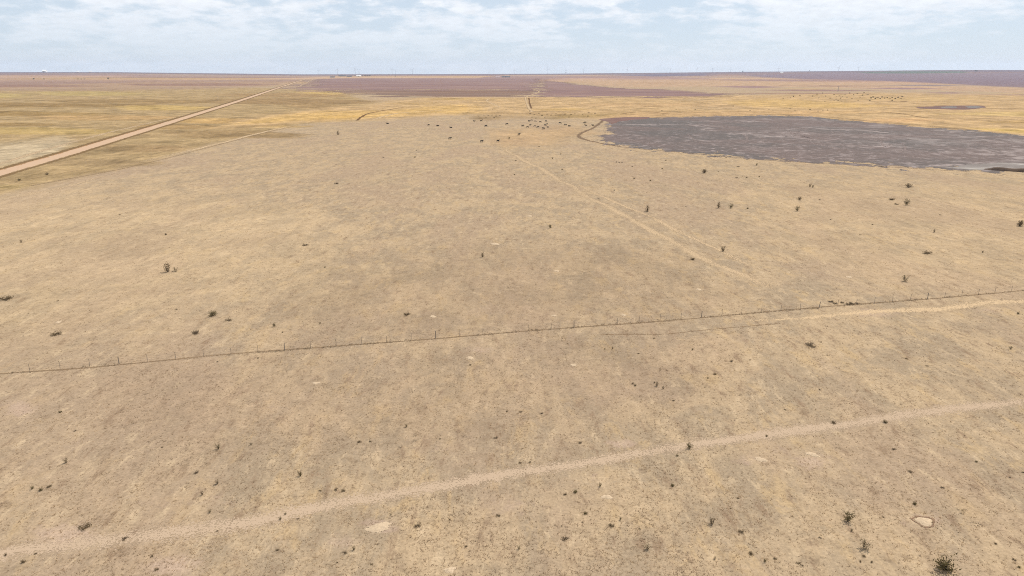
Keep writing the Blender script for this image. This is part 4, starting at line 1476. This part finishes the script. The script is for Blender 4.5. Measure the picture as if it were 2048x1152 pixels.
def turbine_proto():
    r = empty('wind_turbine', (0, 0, 0))
    MB().tube((0, 0, 0), (0, 0, 84), 2.3, 1.4, 10).build('tower', M['turbine'], r, True)
    nc = MB()
    nc.box((0, 1.5, 85.8), (3.6, 10, 3.6)).tube((0, -3.5, 85.8), (0, -5.6, 85.8), 1.7, 0.9, 8)
    nc.build('nacelle', M['turbine'], r)
    for k in range(3):
        b = MB()
        b.poly([(-0.9, -4.7, 1.2), (0.9, -4.3, 1.2), (1.9, -4.2, 9), (-0.9, -4.9, 9), (0.35, -4.5, 43), (-0.3, -4.6, 43),
                (-0.9, -4.3, 1.2), (0.9, -3.9, 1.2), (1.9, -3.9, 9), (-0.9, -4.4, 9), (0.35, -4.4, 43), (-0.3, -4.45, 43)],
               [(0, 1, 2, 3), (3, 2, 4, 5), (7, 6, 9, 8), (8, 9, 11, 10), (0, 3, 9, 6), (3, 5, 11, 9), (1, 7, 8, 2), (2, 8, 10, 4), (4, 10, 11, 5), (0, 6, 7, 1)])
        o = b.build('blade', M['turbine'], r)
        o.location = (0, 0, 85.8)
        o.rotation_euler = (0, 2 * math.pi * k / 3, 0)
    return r


tp = turbine_proto()
for i, (px, r) in enumerate([(673, 12500), (707, 11600), (739, 11300), (746, 12600), (806, 11800), (812, 12700), (843, 12200), (1028, 12800), (1089, 11700), (1122, 12900), (1154, 12000), (1233, 12400), (1311, 12800),
                             (1360, 11800), (1388, 12600), (1421, 13000), (1508, 12600), (1617, 12400), (1653, 12900)]):
    o = tp if i == 0 else copy_tree(tp)
    o.location = at_far(px, r)
    o.rotation_euler = (0, 0, random.uniform(-0.7, 0.7))
    sp = random.uniform(0, 2.1)
    for k, c in enumerate(q for q in o.children if q.name.startswith('blade')):
        c.rotation_euler = (0, sp + 2 * math.pi * k / 3, 0)
    lab = 'faint wind turbine on the skyline, ' + ('leftmost of all' if i == 0 else 'rightmost of all' if i == 18 else ORD[i].strip() + ' from the left')
    tag(o, lab, 'wind turbine', 'wind turbines along the skyline')


# ------------------------------------------------------------------ grass and dead weeds of the near pasture (nobody could count them)
def blades(name, P, size, nb, spread, hgt, wid, cols, label, mat):
    """P n x 2 positions; nb blades each, one joined mesh with a colour per tuft"""
    n = len(P)
    a = RNG.uniform(0, 2 * np.pi, (n, nb))
    rad = RNG.uniform(0, 1, (n, nb)) ** 0.6 * spread * size[:, None]
    bx, by = P[:, 0:1] + rad * np.cos(a), P[:, 1:2] + rad * np.sin(a)
    out = RNG.uniform(0.25, 1.3, (n, nb)) * hgt * size[:, None]
    h = RNG.uniform(0.35, 1.0, (n, nb)) * hgt * size[:, None]
    w = wid * size[:, None] * RNG.uniform(0.6, 1.3, (n, nb)) / 2
    ta = a + RNG.normal(0, 0.7, (n, nb))
    tx, ty = bx + np.cos(ta) * out, by + np.sin(ta) * out
    pa = ta + np.pi / 2
    V = np.stack([np.stack([bx + np.cos(pa) * w, by + np.sin(pa) * w, np.zeros_like(bx)], -1),
                  np.stack([bx - np.cos(pa) * w, by - np.sin(pa) * w, np.zeros_like(bx)], -1),
                  np.stack([tx, ty, h], -1)], 2).reshape(-1, 3)
    F = np.arange(len(V)).reshape(-1, 3)
    o = np_mesh(name, V, F, mat)
    cc = np.ones((len(V), 4), np.float32)
    cc[:, :3] = np.repeat(cols, nb * 3, axis=0)
    add_attr(o, 'tint', cc, 'COLOR')
    tag(o, label, None, None, 'stuff')
    return o


def blade_mat():
    m, nt = new_mat('dry blades')
    c = nt.new('ShaderNodeAttribute', attribute_name='tint').outputs['Color']
    d = nt.new('ShaderNodeBsdfDiffuse')
    nt.put(d.inputs[0], c)
    t = nt.new('ShaderNodeBsdfTranslucent')
    nt.put(t.inputs[0], c)
    mx = nt.new('ShaderNodeMixShader')
    mx.inputs[0].default_value = 0.45
    nt.l.new(d.outputs[0], mx.inputs[1])
    nt.l.new(t.outputs[0], mx.inputs[2])
    o = nt.new('ShaderNodeOutputMaterial')
    nt.l.new(mx.outputs[0], o.inputs[0])
    return m


M['blade'] = blade_mat()


def scatter(n, r0, r1, power):
    u = RNG.uniform(0, 1, n)
    k = 1 - power
    r = (r0 ** k + u * (r1 ** k - r0 ** k)) ** (1 / k)
    az = RNG.uniform(-0.82, 0.82, n)
    return np.stack([r * np.sin(az), r * np.cos(az)], 1), r


def off_track(P):
    d = np.full(len(P), 1e9)
    for pts, hw in TRACKS:
        L = np.array([[q.x, q.y] for q in (at(*p) for p in pts)])
        for a, b in zip(L[:-1], L[1:]):
            t = np.clip(((P - a) @ (b - a)) / ((b - a) @ (b - a)), 0, 1)
            d = np.minimum(d, np.linalg.norm(P - (a + t[:, None] * (b - a)), axis=1) - hw)
    return d > RNG.uniform(-0.45, 0.3, len(P))


P, r = scatter(150000, 47, 330, 1.3)
dn = fbm(P[:, 0] / 7, P[:, 1] / 7, 21) * 0.6 + fbm(P[:, 0] / 1.7, P[:, 1] / 1.7, 22, 2) * 0.4
keep = (RNG.uniform(0.25, 0.75, len(P)) < dn) & off_track(P)
P, r = P[keep], r[keep]
g1, g2, g3 = np.array(alb(200, 173, 142, 0.72)), np.array(alb(182, 156, 126, 0.7)), np.array(alb(205, 176, 138, 0.72))
t = RNG.uniform(0, 1, (len(P), 1))
s = (fbm(P[:, 0] / 12, P[:, 1] / 12, 23) > 0.52)[:, None]
cols = np.where(s, g1 * t + g3 * (1 - t), g1 * t + g2 * (1 - t)) * RNG.uniform(0.8, 1.1, (len(P), 1))
blades('dry_grass', P, RNG.uniform(0.6, 1.5, len(P)) * (0.8 + r / 400), 4, 0.09, 0.11, 0.05, cols, 'short dry straw coloured grass over the pasture', M['blade'])

# dead weeds: darker, in drifts
P, r = scatter(60000, 47, 260, 1.5)
dn = fbm(P[:, 0] / 8, P[:, 1] / 5, 41) * 0.5 + fbm(P[:, 0] / 1.8, P[:, 1] / 1.1, 42, 3) * 0.5
keep = (dn > RNG.uniform(0.64, 0.92, len(P))) & off_track(P) & (fbm(P[:, 0] / 13, P[:, 1] / 7, 44, 3) > RNG.uniform(0.44, 0.62, len(P)))
P, r = P[keep], r[keep]
# and along the fence
fi = RNG.uniform(0, len(FX) - 1.001, 900)
i0 = fi.astype(int)
clump = fbm(fi * 0.9, fi * 0, 51, 3)
fi_k = clump > RNG.uniform(0.3, 0.62, 900)
fpx = FX[i0] + (FX[i0 + 1] - FX[i0]) * (fi - i0)
fpy = FY[i0] + (FY[i0 + 1] - FY[i0]) * (fi - i0) + RNG.normal(0, 0.22, 900)
P = np.concatenate([P, np.stack([fpx, fpy], 1)[fi_k]])
w1, w2 = np.array([0.32, 0.25, 0.17]), np.array([0.20, 0.15, 0.095])
t = RNG.uniform(0, 1, (len(P), 1))
blades('dead_weeds', P, RNG.uniform(0.5, 1.5, len(P)), 7, 0.14, 0.24, 0.05, w1 * t + w2 * (1 - t), 'scattered dead brown weeds in the pasture', M['blade'])
